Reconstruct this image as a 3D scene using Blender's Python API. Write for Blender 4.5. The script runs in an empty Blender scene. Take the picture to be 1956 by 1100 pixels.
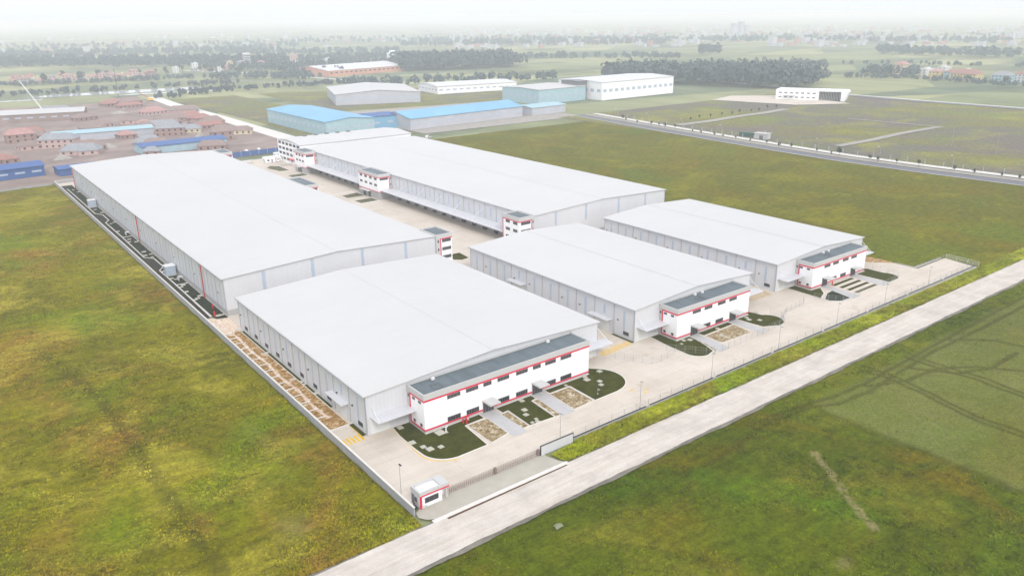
import bpy, math, random
import numpy as np
from mathutils import Vector, Matrix
S = bpy.context.scene
C = S.collection
R = math.radians
random.seed(11)
rng = np.random.default_rng(11)

# ------------------------------------------------------------------ camera
cd = bpy.data.cameras.new('camera')
cam = bpy.data.objects.new('camera', cd)
C.objects.link(cam)
S.camera = cam
fwd = Vector((0.57054681, 0.75256934, -0.32880956))
rgt = Vector((0.79440012, -0.60728587, -0.01150295))
upv = Vector((0.20833817, 0.25464338, 0.94432619))
m3 = Matrix((rgt, upv, -fwd)).transposed()
cam.matrix_world = Matrix.Translation((0, 0, 90)) @ m3.to_4x4()
cd.sensor_fit = 'HORIZONTAL'
cd.sensor_width = 36
cd.lens = 36 * 1496.7 / 1956
cd.clip_start = 1
cd.clip_end = 60000

# ------------------------------------------------------------------ light
SUN_AZ, SUN_EL = 199, 40          # azimuth measured clockwise from +Y
w = bpy.data.worlds.new("World")
S.world = w
w.use_nodes = True
nt = w.node_tree
bg = nt.nodes['Background']
sky = nt.nodes.new('ShaderNodeTexSky')
sky.sky_type = 'NISHITA'
sky.sun_disc = False
sky.sun_elevation = R(SUN_EL)
sky.sun_rotation = R(SUN_AZ)
sky.air_density = 1.0
sky.dust_density = 4.0
mx = nt.nodes.new('ShaderNodeMix')
mx.data_type = 'RGBA'
mx.inputs[0].default_value = 0.86          # overcast layer over the clear sky
mx.inputs[7].default_value = (8.3, 8.58, 9.35, 1)
tc = nt.nodes.new('ShaderNodeTexCoord')
sx = nt.nodes.new('ShaderNodeSeparateXYZ')
nt.links.new(tc.outputs['Generated'], sx.inputs[0])
hr = nt.nodes.new('ShaderNodeValToRGB')     # the cloud layer is a little dimmer low over the horizon
hr.color_ramp.elements[0].position = 0.0
hr.color_ramp.elements[0].color = (.80, .81, .82, 1)
hr.color_ramp.elements[1].position = 0.07
nt.links.new(sx.outputs[2], hr.inputs[0])
cl = nt.nodes.new('ShaderNodeMix')
cl.data_type = 'RGBA'
cl.blend_type = 'MULTIPLY'
cl.inputs[0].default_value = 1
cl.inputs[6].default_value = (8.3, 8.58, 9.35, 1)
nt.links.new(hr.outputs[0], cl.inputs[7])
nt.links.new(cl.outputs[2], mx.inputs[7])
nt.links.new(sky.outputs[0], mx.inputs[6])
nt.links.new(mx.outputs[2], bg.inputs[0])
bg.inputs[1].default_value = 0.1
sl = bpy.data.lights.new('sun', 'SUN')
sl.energy = 1.1
sl.angle = R(16)
sl.color = (1.0, 0.975, 0.94)
so = bpy.data.objects.new('sun', sl)
C.objects.link(so)
sd = Vector((math.sin(R(SUN_AZ)) * math.cos(R(SUN_EL)), math.cos(R(SUN_AZ)) * math.cos(R(SUN_EL)), math.sin(R(SUN_EL))))
so.rotation_euler = sd.to_track_quat('Z', 'Y').to_euler()
so.location = (100, 0, 300)
S.view_settings.view_transform = 'Standard'
S.view_settings.look = 'None'
S.view_settings.exposure = 0.68
S.view_settings.gamma = 1
S.cycles.max_bounces = 8
S.cycles.diffuse_bounces = 3
S.cycles.glossy_bounces = 2
S.cycles.transmission_bounces = 2
S.cycles.volume_bounces = 4
S.cycles.use_denoising = True

# ------------------------------------------------------------------ helpers
def lin(r, g, b):
    f = lambda c: (c / 255 / 12.92) if c / 255 <= 0.04045 else ((c / 255 + 0.055) / 1.055) ** 2.4
    return (f(r), f(g), f(b), 1)

def node(nt, t, **k):
    n = nt.nodes.new(t)
    for a, v in k.items():
        setattr(n, a, v)
    return n

def mixc(nt, f, a, b, mode='MIX'):
    n = node(nt, 'ShaderNodeMix', data_type='RGBA', blend_type=mode)
    for i, v in ((0, f), (6, a), (7, b)):
        if hasattr(v, 'links'):
            nt.links.new(v, n.inputs[i])
        else:
            n.inputs[i].default_value = v
    return n.outputs[2]

def coords(nt, world=True, scale=(1, 1, 1)):
    if world:
        o = node(nt, 'ShaderNodeNewGeometry').outputs['Position']
    else:
        o = node(nt, 'ShaderNodeTexCoord').outputs['Object']
    mp = node(nt, 'ShaderNodeMapping')
    mp.inputs['Scale'].default_value = scale
    nt.links.new(o, mp.inputs[0])
    return mp.outputs[0]

def noise(nt, v, scale, detail=4, rough=.55, dist=0):
    n = node(nt, 'ShaderNodeTexNoise')
    nt.links.new(v, n.inputs['Vector'])
    n.inputs['Scale'].default_value = scale
    n.inputs['Detail'].default_value = detail
    n.inputs['Roughness'].default_value = rough
    n.inputs['Distortion'].default_value = dist
    return n.outputs['Fac']

def ramp(nt, f, stops):
    n = node(nt, 'ShaderNodeValToRGB')
    e = n.color_ramp.elements
    while len(e) < len(stops):
        e.new(0.5)
    for i, (p, c) in enumerate(stops):
        e[i].position = p
        e[i].color = c if hasattr(c, '__len__') else (c, c, c, 1)
    nt.links.new(f, n.inputs[0])
    return n.outputs[0]

def bump(nt, b, h, strength=.3, dist=.1):
    n = node(nt, 'ShaderNodeBump')
    n.inputs['Strength'].default_value = strength
    n.inputs['Distance'].default_value = dist
    nt.links.new(h, n.inputs['Height'])
    nt.links.new(n.outputs[0], b.inputs['Normal'])

def newmat(name, rough=.8, spec=.3, metal=0):
    m = bpy.data.materials.new(name)
    m.use_nodes = True
    b = m.node_tree.nodes['Principled BSDF']
    b.inputs['Roughness'].default_value = rough
    b.inputs['Specular IOR Level'].default_value = spec
    b.inputs['Metallic'].default_value = metal
    return m, m.node_tree, b

MC = {}
def plain(name, col, rough=.6, spec=.3, var=.12, scale=.6, world=False, st=(1, 1, 1), bmp=0, metal=0):
    """painted / plain surface with worn variation"""
    if name in MC:
        return MC[name]
    m, nt, b = newmat(name, rough, spec, metal)
    v = coords(nt, world, st)
    a = noise(nt, v, scale, 5, .6)
    k = ramp(nt, a, [(.25, 1 - var), (.75, 1 + var * .35)])
    c = mixc(nt, 1.0, col if len(col) == 4 else (*col, 1), k, 'MULTIPLY')
    nt.links.new(c, b.inputs['Base Color'])
    if bmp:
        bump(nt, b, noise(nt, v, scale * 12, 4, .6), bmp, .05)
    MC[name] = m
    return m

class MB:
    def __init__(s):
        s.v, s.f = [], []
    def add(s, vs, fs):
        o = len(s.v)
        s.v += [tuple(p) for p in vs]
        s.f += [tuple(i + o for i in f) for f in fs]
        return s
    def box(s, x0, x1, y0, y1, z0, z1):
        return s.add([(x0, y0, z0), (x1, y0, z0), (x1, y1, z0), (x0, y1, z0), (x0, y0, z1), (x1, y0, z1), (x1, y1, z1), (x0, y1, z1)],
                     [(3, 2, 1, 0), (4, 5, 6, 7), (0, 1, 5, 4), (1, 2, 6, 5), (2, 3, 7, 6), (3, 0, 4, 7)])
    def prism(s, poly, z0, z1):
        n = len(poly)
        a = sum(poly[i][0] * poly[(i + 1) % n][1] - poly[(i + 1) % n][0] * poly[i][1] for i in range(n))
        if a < 0:
            poly = poly[::-1]
        vs = [(x, y, z0) for x, y in poly] + [(x, y, z1) for x, y in poly]
        fs = [tuple(range(n - 1, -1, -1)), tuple(range(n, 2 * n))] + [(i, (i + 1) % n, n + (i + 1) % n, n + i) for i in range(n)]
        return s.add(vs, fs)
    def ring(s, o, i, z0, z1):
        """rectangular ring: o, i = (x0,x1,y0,y1)"""
        q = lambda r: [(r[0], r[2]), (r[1], r[2]), (r[1], r[3]), (r[0], r[3])]
        vs = []
        for r, z in ((o, z0), (i, z0), (o, z1), (i, z1)):
            vs += [(x, y, z) for x, y in q(r)]
        fs = []
        for k in range(4):
            n = (k + 1) % 4
            fs += [(k, n, 8 + n, 8 + k), (4 + n, 4 + k, 12 + k, 12 + n), (8 + k, 8 + n, 12 + n, 12 + k), (n, k, 4 + k, 4 + n)]
        return s.add(vs, fs)
    def tube(s, pts, r, n=6):
        pts = [Vector(p) for p in pts]
        vs, fs = [], []
        for i, p in enumerate(pts):
            d = (pts[min(i + 1, len(pts) - 1)] - pts[max(i - 1, 0)]).normalized()
            a = d.orthogonal().normalized() if abs(d.z) > .95 else d.cross(Vector((0, 0, 1))).normalized()
            b = d.cross(a)
            rr = r[i] if hasattr(r, '__len__') else r
            vs += [p + (a * math.cos(t) + b * math.sin(t)) * rr for t in [2 * math.pi * k / n for k in range(n)]]
        for i in range(len(pts) - 1):
            fs += [(i * n + k, i * n + (k + 1) % n, (i + 1) * n + (k + 1) % n, (i + 1) * n + k) for k in range(n)]
        fs += [tuple(range(n - 1, -1, -1)), tuple((len(pts) - 1) * n + k for k in range(n))]
        return s.add(vs, fs)
    def build(s, name, mat, parent=None, loc=None, smooth=False):
        me = bpy.data.meshes.new(name)
        me.from_pydata(s.v, [], s.f)
        me.materials.append(mat)
        if smooth:
            me.shade_smooth()
        o = bpy.data.objects.new(name, me)
        C.objects.link(o)
        if parent:
            o.parent = parent
        if loc:
            o.location = loc
        return o

def tag(o, label, cat, group=None):
    o['label'] = label
    o['category'] = cat
    if group:
        o['group'] = group
    return o

def thing(name, label, cat, loc=(0, 0, 0), rz=0, group=None):
    o = bpy.data.objects.new(name, None)
    C.objects.link(o)
    o.location = loc
    o.rotation_euler = (0, 0, rz)
    o.empty_display_size = .5
    return tag(o, label, cat, group)

def dup(o, loc, rz=None, label=None, sc=None):
    """a copy of a thing with its parts and sub-parts"""
    kids = {}
    for ch in bpy.data.objects:
        if ch.parent:
            kids.setdefault(ch.parent.name, []).append(ch)
    def rec(src, par):
        c = src.copy()
        C.objects.link(c)
        if par:
            c.parent = par
        for k in kids.get(src.name, []):
            rec(k, c)
        return c
    c = rec(o, None)
    c.location = loc
    if rz is not None:
        c.rotation_euler = (0, 0, rz)
    if sc:
        c.scale = sc if hasattr(sc, '__len__') else (sc,) * 3
    if label:
        c['label'] = label
    return c

def struct(o, kind='structure'):
    o['kind'] = kind
    return o

def sheet(name, polys, z, mat, kind='structure', label=None):
    mb = MB()
    for p in polys:
        mb.add([(x, y, z) for x, y in p], [tuple(range(len(p)))])
    o = struct(mb.build(name, mat), kind)
    if label:
        o['label'] = label
    return o

ORD = ['first', 'second', 'third', 'fourth', 'fifth', 'sixth', 'seventh', 'eighth', 'ninth', 'tenth', 'eleventh', 'twelfth', 'thirteenth',
       'fourteenth', 'fifteenth', 'sixteenth', 'seventeenth', 'eighteenth', 'nineteenth', 'twentieth']
def nth(i):
    if i < 20:
        return ORD[i]
    t = {2: 'twenty', 3: 'thirty', 4: 'forty', 5: 'fifty', 6: 'sixty'}[(i + 1) // 10]
    return (t + '-' + ORD[(i + 1) % 10 - 1]) if (i + 1) % 10 else t[:-1] + 'ieth'

# ------------------------------------------------------------------ materials
def metal_wall(name, col, rib=1.0):
    m, nt, b = newmat(name, .55, .35)
    g = coords(nt, True)
    xyz = node(nt, 'ShaderNodeSeparateXYZ')
    nt.links.new(g, xyz.inputs[0])
    ad = node(nt, 'ShaderNodeMath', operation='ADD')
    nt.links.new(xyz.outputs[0], ad.inputs[0])
    nt.links.new(xyz.outputs[1], ad.inputs[1])
    cm = node(nt, 'ShaderNodeCombineXYZ')
    nt.links.new(ad.outputs[0], cm.inputs[0])
    wv = node(nt, 'ShaderNodeTexWave', wave_type='BANDS', bands_direction='X', wave_profile='SIN')
    wv.inputs['Scale'].default_value = .31
    nt.links.new(cm.outputs[0], wv.inputs['Vector'])
    st = noise(nt, coords(nt, True, (1, 1, .06)), 1.1, 4, .6)
    big = noise(nt, g, .07, 3, .5)
    k1 = ramp(nt, st, [(.3, .965), (.7, 1.01)])
    k2 = ramp(nt, big, [(.3, .95), (.7, 1.02)])
    k3 = ramp(nt, wv.outputs['Fac'], [(0, .965), (.25, 1.0)])
    c = mixc(nt, 1, col, k1, 'MULTIPLY')
    c = mixc(nt, 1, c, k2, 'MULTIPLY')
    c = mixc(nt, rib, c, k3, 'MULTIPLY')
    nt.links.new(c, b.inputs['Base Color'])
    bump(nt, b, wv.outputs['Fac'], .25, .05)
    return m

def roof_mat(name, col):
    m, nt, b = newmat(name, .5, .35)
    g = coords(nt, True)
    wv = node(nt, 'ShaderNodeTexWave', wave_type='BANDS', bands_direction='Y', wave_profile='SIN')
    wv.inputs['Scale'].default_value = .3
    nt.links.new(g, wv.inputs['Vector'])
    k1 = ramp(nt, noise(nt, coords(nt, True, (.05, 1, 1)), .8, 4, .6), [(.3, .98), (.7, 1.01)])
    k2 = ramp(nt, noise(nt, g, .03, 4, .6), [(.3, .97), (.7, 1.02)])
    k3 = ramp(nt, wv.outputs['Fac'], [(0, .985), (.3, 1.0)])
    c = mixc(nt, 1, col, k1, 'MULTIPLY')
    c = mixc(nt, 1, c, k2, 'MULTIPLY')
    c = mixc(nt, 1, c, k3, 'MULTIPLY')
    nt.links.new(c, b.inputs['Base Color'])
    bump(nt, b, wv.outputs['Fac'], .12, .04)
    return m

M = {}
M['panel'] = metal_wall('grey_wall_panel', (.615, .62, .635, 1))
M['roof'] = roof_mat('white_sheet_roof', (.545, .535, .518, 1))
M['white'] = plain('white_render', (.90, .90, .90), .6, .3, .04, .25)
M['fascia'] = plain('grey_render', (.52, .515, .50), .6, .3, .06, .3)
M['plinth'] = plain('grey_plinth', (.42, .415, .41), .7, .3, .1, .4)
M['red'] = plain('red_trim', (.68, .015, .06), .45, .4, .06, .5)
M['membrane'] = plain('roof_membrane', (.135, .165, .18), .75, .3, .3, .5, st=(1, .25, 1))
M['frame'] = plain('window_frame', (.14, .14, .15), .45, .4, .1, 1)
M['glass'] = plain('window_glass', (.035, .036, .042), .12, .6, .2, .5)
M['greyglass'] = plain('grey_louvre_glass', (.075, .07, .075), .2, .5, .25, .8)
M['skylight'] = plain('translucent_strip', (.43, .50, .60), .35, .5, .15, .8)
M['louvre'] = plain('dark_louvre', (.05, .052, .06), .5, .4, .2, 1)
M['pipe'] = plain('grey_pipe', (.40, .41, .44), .5, .4, .08, 1)
M['canopy'] = plain('white_canopy', (.60, .60, .62), .5, .4, .06, .5)
M['door'] = plain('pale_roller_door', (.66, .68, .66), .5, .35, .05, .5)
M['concwall'] = plain('concrete_wall', (.37, .37, .385), .85, .2, .16, .5, True, bmp=.2)
M['kerb'] = plain('pale_kerb', (.68, .65, .60), .8, .2, .15, .8, True)
M['yellow'] = plain('yellow_paint', (.80, .50, .012), .7, .2, .3, 1.5, True)
M['cover'] = plain('pale_slab', (.47, .455, .38), .8, .2, .15, 2)
M['steel'] = plain('galvanised_steel', (.36, .37, .38), .45, .5, .1, 2, metal=.3)
M['whitesteel'] = plain('white_steel', (.75, .75, .75), .5, .4, .05, 2)
M['darksteel'] = plain('dark_steel', (.035, .035, .04), .5, .4, .1, 2)
M['hydrant'] = plain('red_paint', (.55, .015, .02), .45, .4, .1, 2)
M['copper'] = plain('bronze_gate_steel', (.30, .23, .19), .4, .5, .15, 2, metal=.4)
M['drain'] = plain('rusty_drain', (.13, .075, .045), .9, .2, .4, 1.5, True)
M['bark'] = plain('tree_bark', (.10, .075, .055), .9, .1, .3, 3)

def concrete():
    m, nt, b = newmat('yard_concrete', .85, .2)
    g = coords(nt, True)
    c = ramp(nt, noise(nt, g, .06, 6, .62), [(.25, (.49, .42, .345, 1)), (.5, (.585, .515, .435, 1)), (.78, (.64, .575, .50, 1))])
    st = ramp(nt, noise(nt, coords(nt, True, (.12, 1, 1)), .5, 5, .65), [(.3, .93), (.62, 1.02)])
    c = mixc(nt, 1, c, st, 'MULTIPLY')
    fine = ramp(nt, noise(nt, g, 1.6, 5, .7), [(.3, .94), (.7, 1.03)])
    c = mixc(nt, 1, c, fine, 'MULTIPLY')
    br = node(nt, 'ShaderNodeTexBrick')
    br.offset = 0
    nt.links.new(g, br.inputs['Vector'])
    br.inputs['Color1'].default_value = br.inputs['Color2'].default_value = (1, 1, 1, 1)
    br.inputs['Mortar'].default_value = (.86, .85, .83, 1)
    br.inputs['Scale'].default_value = 1
    br.inputs['Mortar Size'].default_value = .045
    br.inputs['Brick Width'].default_value = 5.2
    br.inputs['Row Height'].default_value = 4.6
    c = mixc(nt, 1, c, br.outputs['Color'], 'MULTIPLY')
    # old spills and tyre grime
    sp = ramp(nt, noise(nt, g, .22, 3, .5, .8), [(.62, 0.), (.74, 1.)])
    c = mixc(nt, 1, c, mixc(nt, sp, (1, 1, 1, 1), (.88, .84, .78, 1)), 'MULTIPLY')
    nt.links.new(c, b.inputs['Base Color'])
    return m
M['concrete'] = concrete()

def gravel_road():
    m, nt, b = newmat('white_gravel', .95, .1)
    g = coords(nt, True)
    a = noise(nt, coords(nt, True, (.06, 1, 1)), .9, 7, .7, .4)
    c = ramp(nt, a, [(.25, (.46, .395, .325, 1)), (.42, (.555, .495, .43, 1)), (.6, (.605, .55, .49, 1)), (.78, (.66, .615, .56, 1))])
    p = ramp(nt, noise(nt, g, .15, 5, .65), [(.28, .80), (.6, 1.03)])
    c = mixc(nt, 1, c, p, 'MULTIPLY')
    f = ramp(nt, noise(nt, g, 3, 4, .7), [(.3, .9), (.7, 1.05)])
    c = mixc(nt, 1, c, f, 'MULTIPLY')
    nt.links.new(c, b.inputs['Base Color'])
    bump(nt, b, noise(nt, g, 2.5, 5, .7), .5, .1)
    return m
M['road'] = gravel_road()
M['shoulder'] = plain('grey_shoulder', (.22, .20, .165), .95, .1, .45, .35, True, bmp=.4)
M['asphalt'] = plain('asphalt', (.17, .17, .19), .9, .2, .2, .2, True)
M['apron'] = plain('apron_concrete', (.44, .41, .345), .9, .15, .14, .3, True)
M['path'] = plain('grey_paving', (.47, .46, .455), .85, .2, .12, .6, True)
M['dust'] = plain('orange_dust', (.52, .40, .27), .95, .1, .3, .35, True)
M['bare'] = plain('bare_ground', (.31, .235, .205), .95, .1, .5, .035, True)
M['track'] = plain('dirt_track', (.37, .34, .30), .95, .1, .25, .2, True)

def lawn(name, c0, c1, c2, s=1.0):
    m, nt, b = newmat(name, .95, 0)
    g = coords(nt, True)
    c = ramp(nt, noise(nt, g, .35 * s, 6, .65), [(.28, c0), (.5, c1), (.75, c2)])
    f = ramp(nt, noise(nt, g, 3.5, 4, .75), [(.3, .65), (.7, 1.3)])
    c = mixc(nt, 1, c, f, 'MULTIPLY')
    nt.links.new(c, b.inputs['Base Color'])
    bump(nt, b, noise(nt, g, 4, 4, .8), .8, .15)
    return m
M['lawn'] = lawn('lawn_grass', (.034, .036, .004, 1), (.052, .056, .006, 1), (.085, .078, .014, 1))
M['oldlawn'] = lawn('worn_lawn', (.05, .06, .03, 1), (.12, .115, .06, 1), (.24, .21, .14, 1))
M['darkplot'] = lawn('dark_planting_bed', (.018, .022, .013, 1), (.032, .037, .022, 1), (.06, .058, .036, 1))
M['darklane'] = lawn('dark_lane', (.032, .030, .026, 1), (.052, .046, .038, 1), (.085, .075, .06, 1))

def gravelbed(name, cols, s=1.0):
    m, nt, b = newmat(name, .95, .1)
    g = coords(nt, True)
    a = noise(nt, g, .85 * s, 8, .86)
    c = ramp(nt, a, [(.40, cols[0]), (.47, cols[1]), (.53, cols[2]), (.60, cols[3])])
    c = mixc(nt, ramp(nt, noise(nt, g, .25, 4, .6), [(.42, 0.), (.66, .75)]), c, cols[1])
    nt.links.new(c, b.inputs['Base Color'])
    bump(nt, b, noise(nt, g, 3, 5, .8), .9, .2)
    return m
M['gravel'] = gravelbed('speckled_gravel', [(.10, .07, .03, 1), (.25, .17, .075, 1), (.44, .36, .22, 1), (.72, .68, .58, 1)])
M['strip'] = gravelbed('brown_gravel_strip', [(.12, .06, .015, 1), (.32, .17, .05, 1), (.48, .31, .13, 1), (.82, .70, .52, 1)], .8)
M['sand'] = gravelbed('pale_sand', [(.42, .28, .17, 1), (.66, .49, .36, 1), (.78, .66, .54, 1), (.86, .80, .70, 1)])

def meadow(name, base, dark, brown, light, vivid, shift=(0, 0, 0), s=1.0, pale=(.175, .180, .052, 1)):
    """mixed grassland: several scales of colour; attribute 'mask': R pale turf, G worn tracks and dark lines, B bare earth"""
    m, nt, b = newmat(name, .95, 0)
    g0 = coords(nt, True)
    mp = node(nt, 'ShaderNodeMapping')
    mp.inputs['Location'].default_value = shift
    nt.links.new(g0, mp.inputs[0])
    g = mp.outputs[0]
    def sm(f, lo, hi, amt):
        return ramp(nt, f, [(lo, 0.), (hi, amt)])
    c = mixc(nt, sm(noise(nt, g, .018 * s, 5, .6, .6), .40, .62, 1.), dark, base)
    c = mixc(nt, sm(noise(nt, g, .032 * s, 6, .62, .8), .50, .66, .8), c, brown)
    mp2 = node(nt, 'ShaderNodeMapping')
    mp2.inputs['Location'].default_value = (41, 17, 3)
    nt.links.new(g, mp2.inputs[0])
    c = mixc(nt, sm(noise(nt, mp2.outputs[0], .045 * s, 6, .65, .5), .50, .68, .8), c, light)
    mp3 = node(nt, 'ShaderNodeMapping')
    mp3.inputs['Location'].default_value = (-77, 59, 9)
    nt.links.new(g, mp3.inputs[0])
    c = mixc(nt, sm(noise(nt, mp3.outputs[0], .03 * s, 5, .6, .4), .54, .70, .85), c, vivid)
    mid = ramp(nt, noise(nt, mp2.outputs[0], .35, 6, .72), [(.28, .55), (.5, 1.), (.74, 1.42)])
    stv = node(nt, 'ShaderNodeMapping')
    stv.inputs['Scale'].default_value = (.22, 1.3, 1)
    stv.inputs['Rotation'].default_value = (0, 0, .35)
    nt.links.new(g, stv.inputs[0])
    c = mixc(nt, 1, c, ramp(nt, noise(nt, stv.outputs[0], .5, 5, .7), [(.3, .78), (.7, 1.2)]), 'MULTIPLY')
    c = mixc(nt, 1, c, mid, 'MULTIPLY')
    at = node(nt, 'ShaderNodeAttribute', attribute_name='mask')
    sp = node(nt, 'ShaderNodeSeparateColor')
    nt.links.new(at.outputs['Color'], sp.inputs[0])
    wob = ramp(nt, noise(nt, g, .5, 5, .7), [(.2, .45), (.6, 1.)])
    def mk(o):
        x = node(nt, 'ShaderNodeMath', operation='MULTIPLY')
        nt.links.new(o, x.inputs[0])
        nt.links.new(wob, x.inputs[1])
        return x.outputs[0]
    pl = mixc(nt, ramp(nt, noise(nt, g, .05, 4, .6), [(.3, 0.), (.7, .6)]), pale, base)
    c = mixc(nt, mk(sp.outputs[0]), c, pl)
    tk = node(nt, 'ShaderNodeMath', operation='MULTIPLY')
    nt.links.new(mk(sp.outputs[1]), tk.inputs[0])
    tk.inputs[1].default_value = .8
    c = mixc(nt, tk.outputs[0], c, (.050, .046, .003, 1))
    c = mixc(nt, mk(sp.outputs[2]), c, (.215, .185, .07, 1))
    fine = ramp(nt, noise(nt, g, 1.7, 5, .8), [(.30, .55), (.70, 1.42)])
    c = mixc(nt, 1, c, fine, 'MULTIPLY')
    nt.links.new(c, b.inputs['Base Color'])
    bump(nt, b, noise(nt, g, 1.6, 5, .75), .7, .25)
    return m
ML = [(.192, .172, .001, 1), (.122, .116, .001, 1), (.250, .140, .020, 1), (.345, .295, .030, 1), (.118, .172, .0, 1)]
MF = [(.090, .112, .0, 1), (.060, .080, .0, 1), (.132, .100, .002, 1), (.165, .155, .010, 1), (.068, .142, .0, 1)]
br = lambda cs, k: [tuple(c * k for c in q[:3]) + (1,) for q in cs]  # brightened palette copy for tufts, offsetting the shade blades cast on each other
M['meadowL'] = meadow('meadow_left', *ML)
M['tuftL'] = meadow('meadow_tufts', *br(ML, 1.55))
M['tuftF'] = meadow('front_tufts', *br(MF, 1.6), (300, 80, 0))
M['meadowF'] = meadow('meadow_front', *MF, (300, 80, 0))
M['meadowR'] = meadow('meadow_right', (.135, .130, .0, 1), (.100, .098, .0, 1), (.150, .110, .0, 1), (.195, .180, .001, 1), (.096, .130, .0, 1), (90, 410, 0), .7)
M['scrub'] = meadow('scrub_field', (.19, .185, .04, 1), (.155, .142, .11, 1), (.165, .128, .125, 1), (.27, .26, .045, 1), (.16, .20, .045, 1), (0, 0, 0), .45)
MV = [(.225, .255, .003, 1), (.165, .185, .003, 1), (.225, .18, .02, 1), (.35, .36, .02, 1), (.19, .29, .003, 1)]
M['verge'] = meadow('verge_grass', *MV, (5, 300, 0), 1.6)
M['vergetuft'] = meadow('verge_blades', *br(MV, 1.45), (5, 300, 0), 1.6)

def hazed_farland():
    m, nt, b = newmat('hazed_farmland', .95, 0)
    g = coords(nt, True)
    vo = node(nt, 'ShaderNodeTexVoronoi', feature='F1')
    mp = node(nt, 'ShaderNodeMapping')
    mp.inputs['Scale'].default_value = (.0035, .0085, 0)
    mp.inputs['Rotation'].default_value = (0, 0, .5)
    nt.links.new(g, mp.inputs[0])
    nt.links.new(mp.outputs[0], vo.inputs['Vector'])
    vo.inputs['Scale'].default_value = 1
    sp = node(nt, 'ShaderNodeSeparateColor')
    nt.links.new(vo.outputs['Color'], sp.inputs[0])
    c = ramp(nt, sp.outputs[0], [(0, (.13, .165, .11, 1)), (.3, (.26, .275, .135, 1)), (.55, (.155, .185, .115, 1)), (.8, (.33, .335, .17, 1))])  # field colours paled and blued to carry some of the distance haze
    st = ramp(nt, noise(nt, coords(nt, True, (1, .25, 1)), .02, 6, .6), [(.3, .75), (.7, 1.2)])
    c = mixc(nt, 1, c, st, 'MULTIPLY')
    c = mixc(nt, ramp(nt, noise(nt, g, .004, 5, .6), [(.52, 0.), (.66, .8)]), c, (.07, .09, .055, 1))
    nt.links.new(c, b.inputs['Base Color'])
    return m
M['far'] = hazed_farland()

def leaf(name, c0, c1):
    m, nt, b = newmat(name, .8, .15)
    g = coords(nt, True)
    oi = node(nt, 'ShaderNodeObjectInfo')
    c = ramp(nt, noise(nt, g, .5, 4, .7), [(.3, c0), (.7, c1)])
    k = ramp(nt, oi.outputs['Random'], [(0, .75), (1, 1.25)])
    c = mixc(nt, 1, c, k, 'MULTIPLY')
    nt.links.new(c, b.inputs['Base Color'])
    return m
M['hazed_leaf'] = leaf('hazed_leaves', (.060, .092, .098, 1), (.098, .130, .130, 1))  # far foliage painted pale blue-grey, standing in for haze
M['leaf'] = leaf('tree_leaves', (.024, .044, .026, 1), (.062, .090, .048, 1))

# ------------------------------------------------------------------ ground
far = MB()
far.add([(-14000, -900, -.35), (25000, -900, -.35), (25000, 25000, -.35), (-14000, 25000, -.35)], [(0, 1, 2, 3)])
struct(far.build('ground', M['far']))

def field(name, x0, x1, y0, y1, res, mat, z=0.0, mask=None, amp=.12, inside=None):
    nx, ny = int((x1 - x0) / res) + 1, int((y1 - y0) / res) + 1
    X, Y = np.meshgrid(np.linspace(x0, x1, nx), np.linspace(y0, y1, ny), indexing='ij')
    Zv = z + amp * (np.sin(X * .31 + 1.3 * np.sin(Y * .17)) * np.sin(Y * .27 + np.sin(X * .13)) + .6 * np.sin(X * .83 + Y * .61)) - amp * 1.6
    Zv = np.maximum(Zv, -.28)
    co = np.stack([X, Y, Zv], -1).reshape(-1, 3)
    i = np.arange(nx - 1)[:, None] * ny + np.arange(ny - 1)[None, :]
    f = np.stack([i, i + ny, i + ny + 1, i + 1], -1).reshape(-1, 4)
    if inside is not None:
        cx = co[f].mean(1)
        f = f[inside(cx[:, 0], cx[:, 1])]
    me = bpy.data.meshes.new(name)
    me.vertices.add(len(co))
    me.vertices.foreach_set('co', co.ravel().astype(np.float32))
    me.loops.add(f.size)
    me.loops.foreach_set('vertex_index', f.ravel().astype(np.int32))
    me.polygons.add(len(f))
    me.polygons.foreach_set('loop_start', np.arange(0, f.size, 4, dtype=np.int32))
    me.update()
    me.validate()
    if mask is not None:
        a = me.color_attributes.new('mask', 'FLOAT_COLOR', 'POINT')
        mk = np.clip(mask(co[:, 0], co[:, 1]), 0, 1)
        a.data.foreach_set('color', np.concatenate([mk, np.ones((len(co), 1))], 1).ravel().astype(np.float32))
    me.materials.append(mat)
    me.shade_smooth()
    o = bpy.data.objects.new(name, me)
    C.objects.link(o)
    return struct(o)

def pdist(px, py, pts):
    d = np.full(px.shape, 1e9)
    for (ax, ay), (bx, by) in zip(pts[:-1], pts[1:]):
        vx, vy = bx - ax, by - ay
        t = np.clip(((px - ax) * vx + (py - ay) * vy) / (vx * vx + vy * vy), 0, 1)
        d = np.minimum(d, np.hypot(px - ax - t * vx, py - ay - t * vy))
    return d
def line(px, py, pts, wd, soft=.5):
    return np.clip((wd + soft - pdist(px, py, pts)) / soft, 0, 1)

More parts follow.
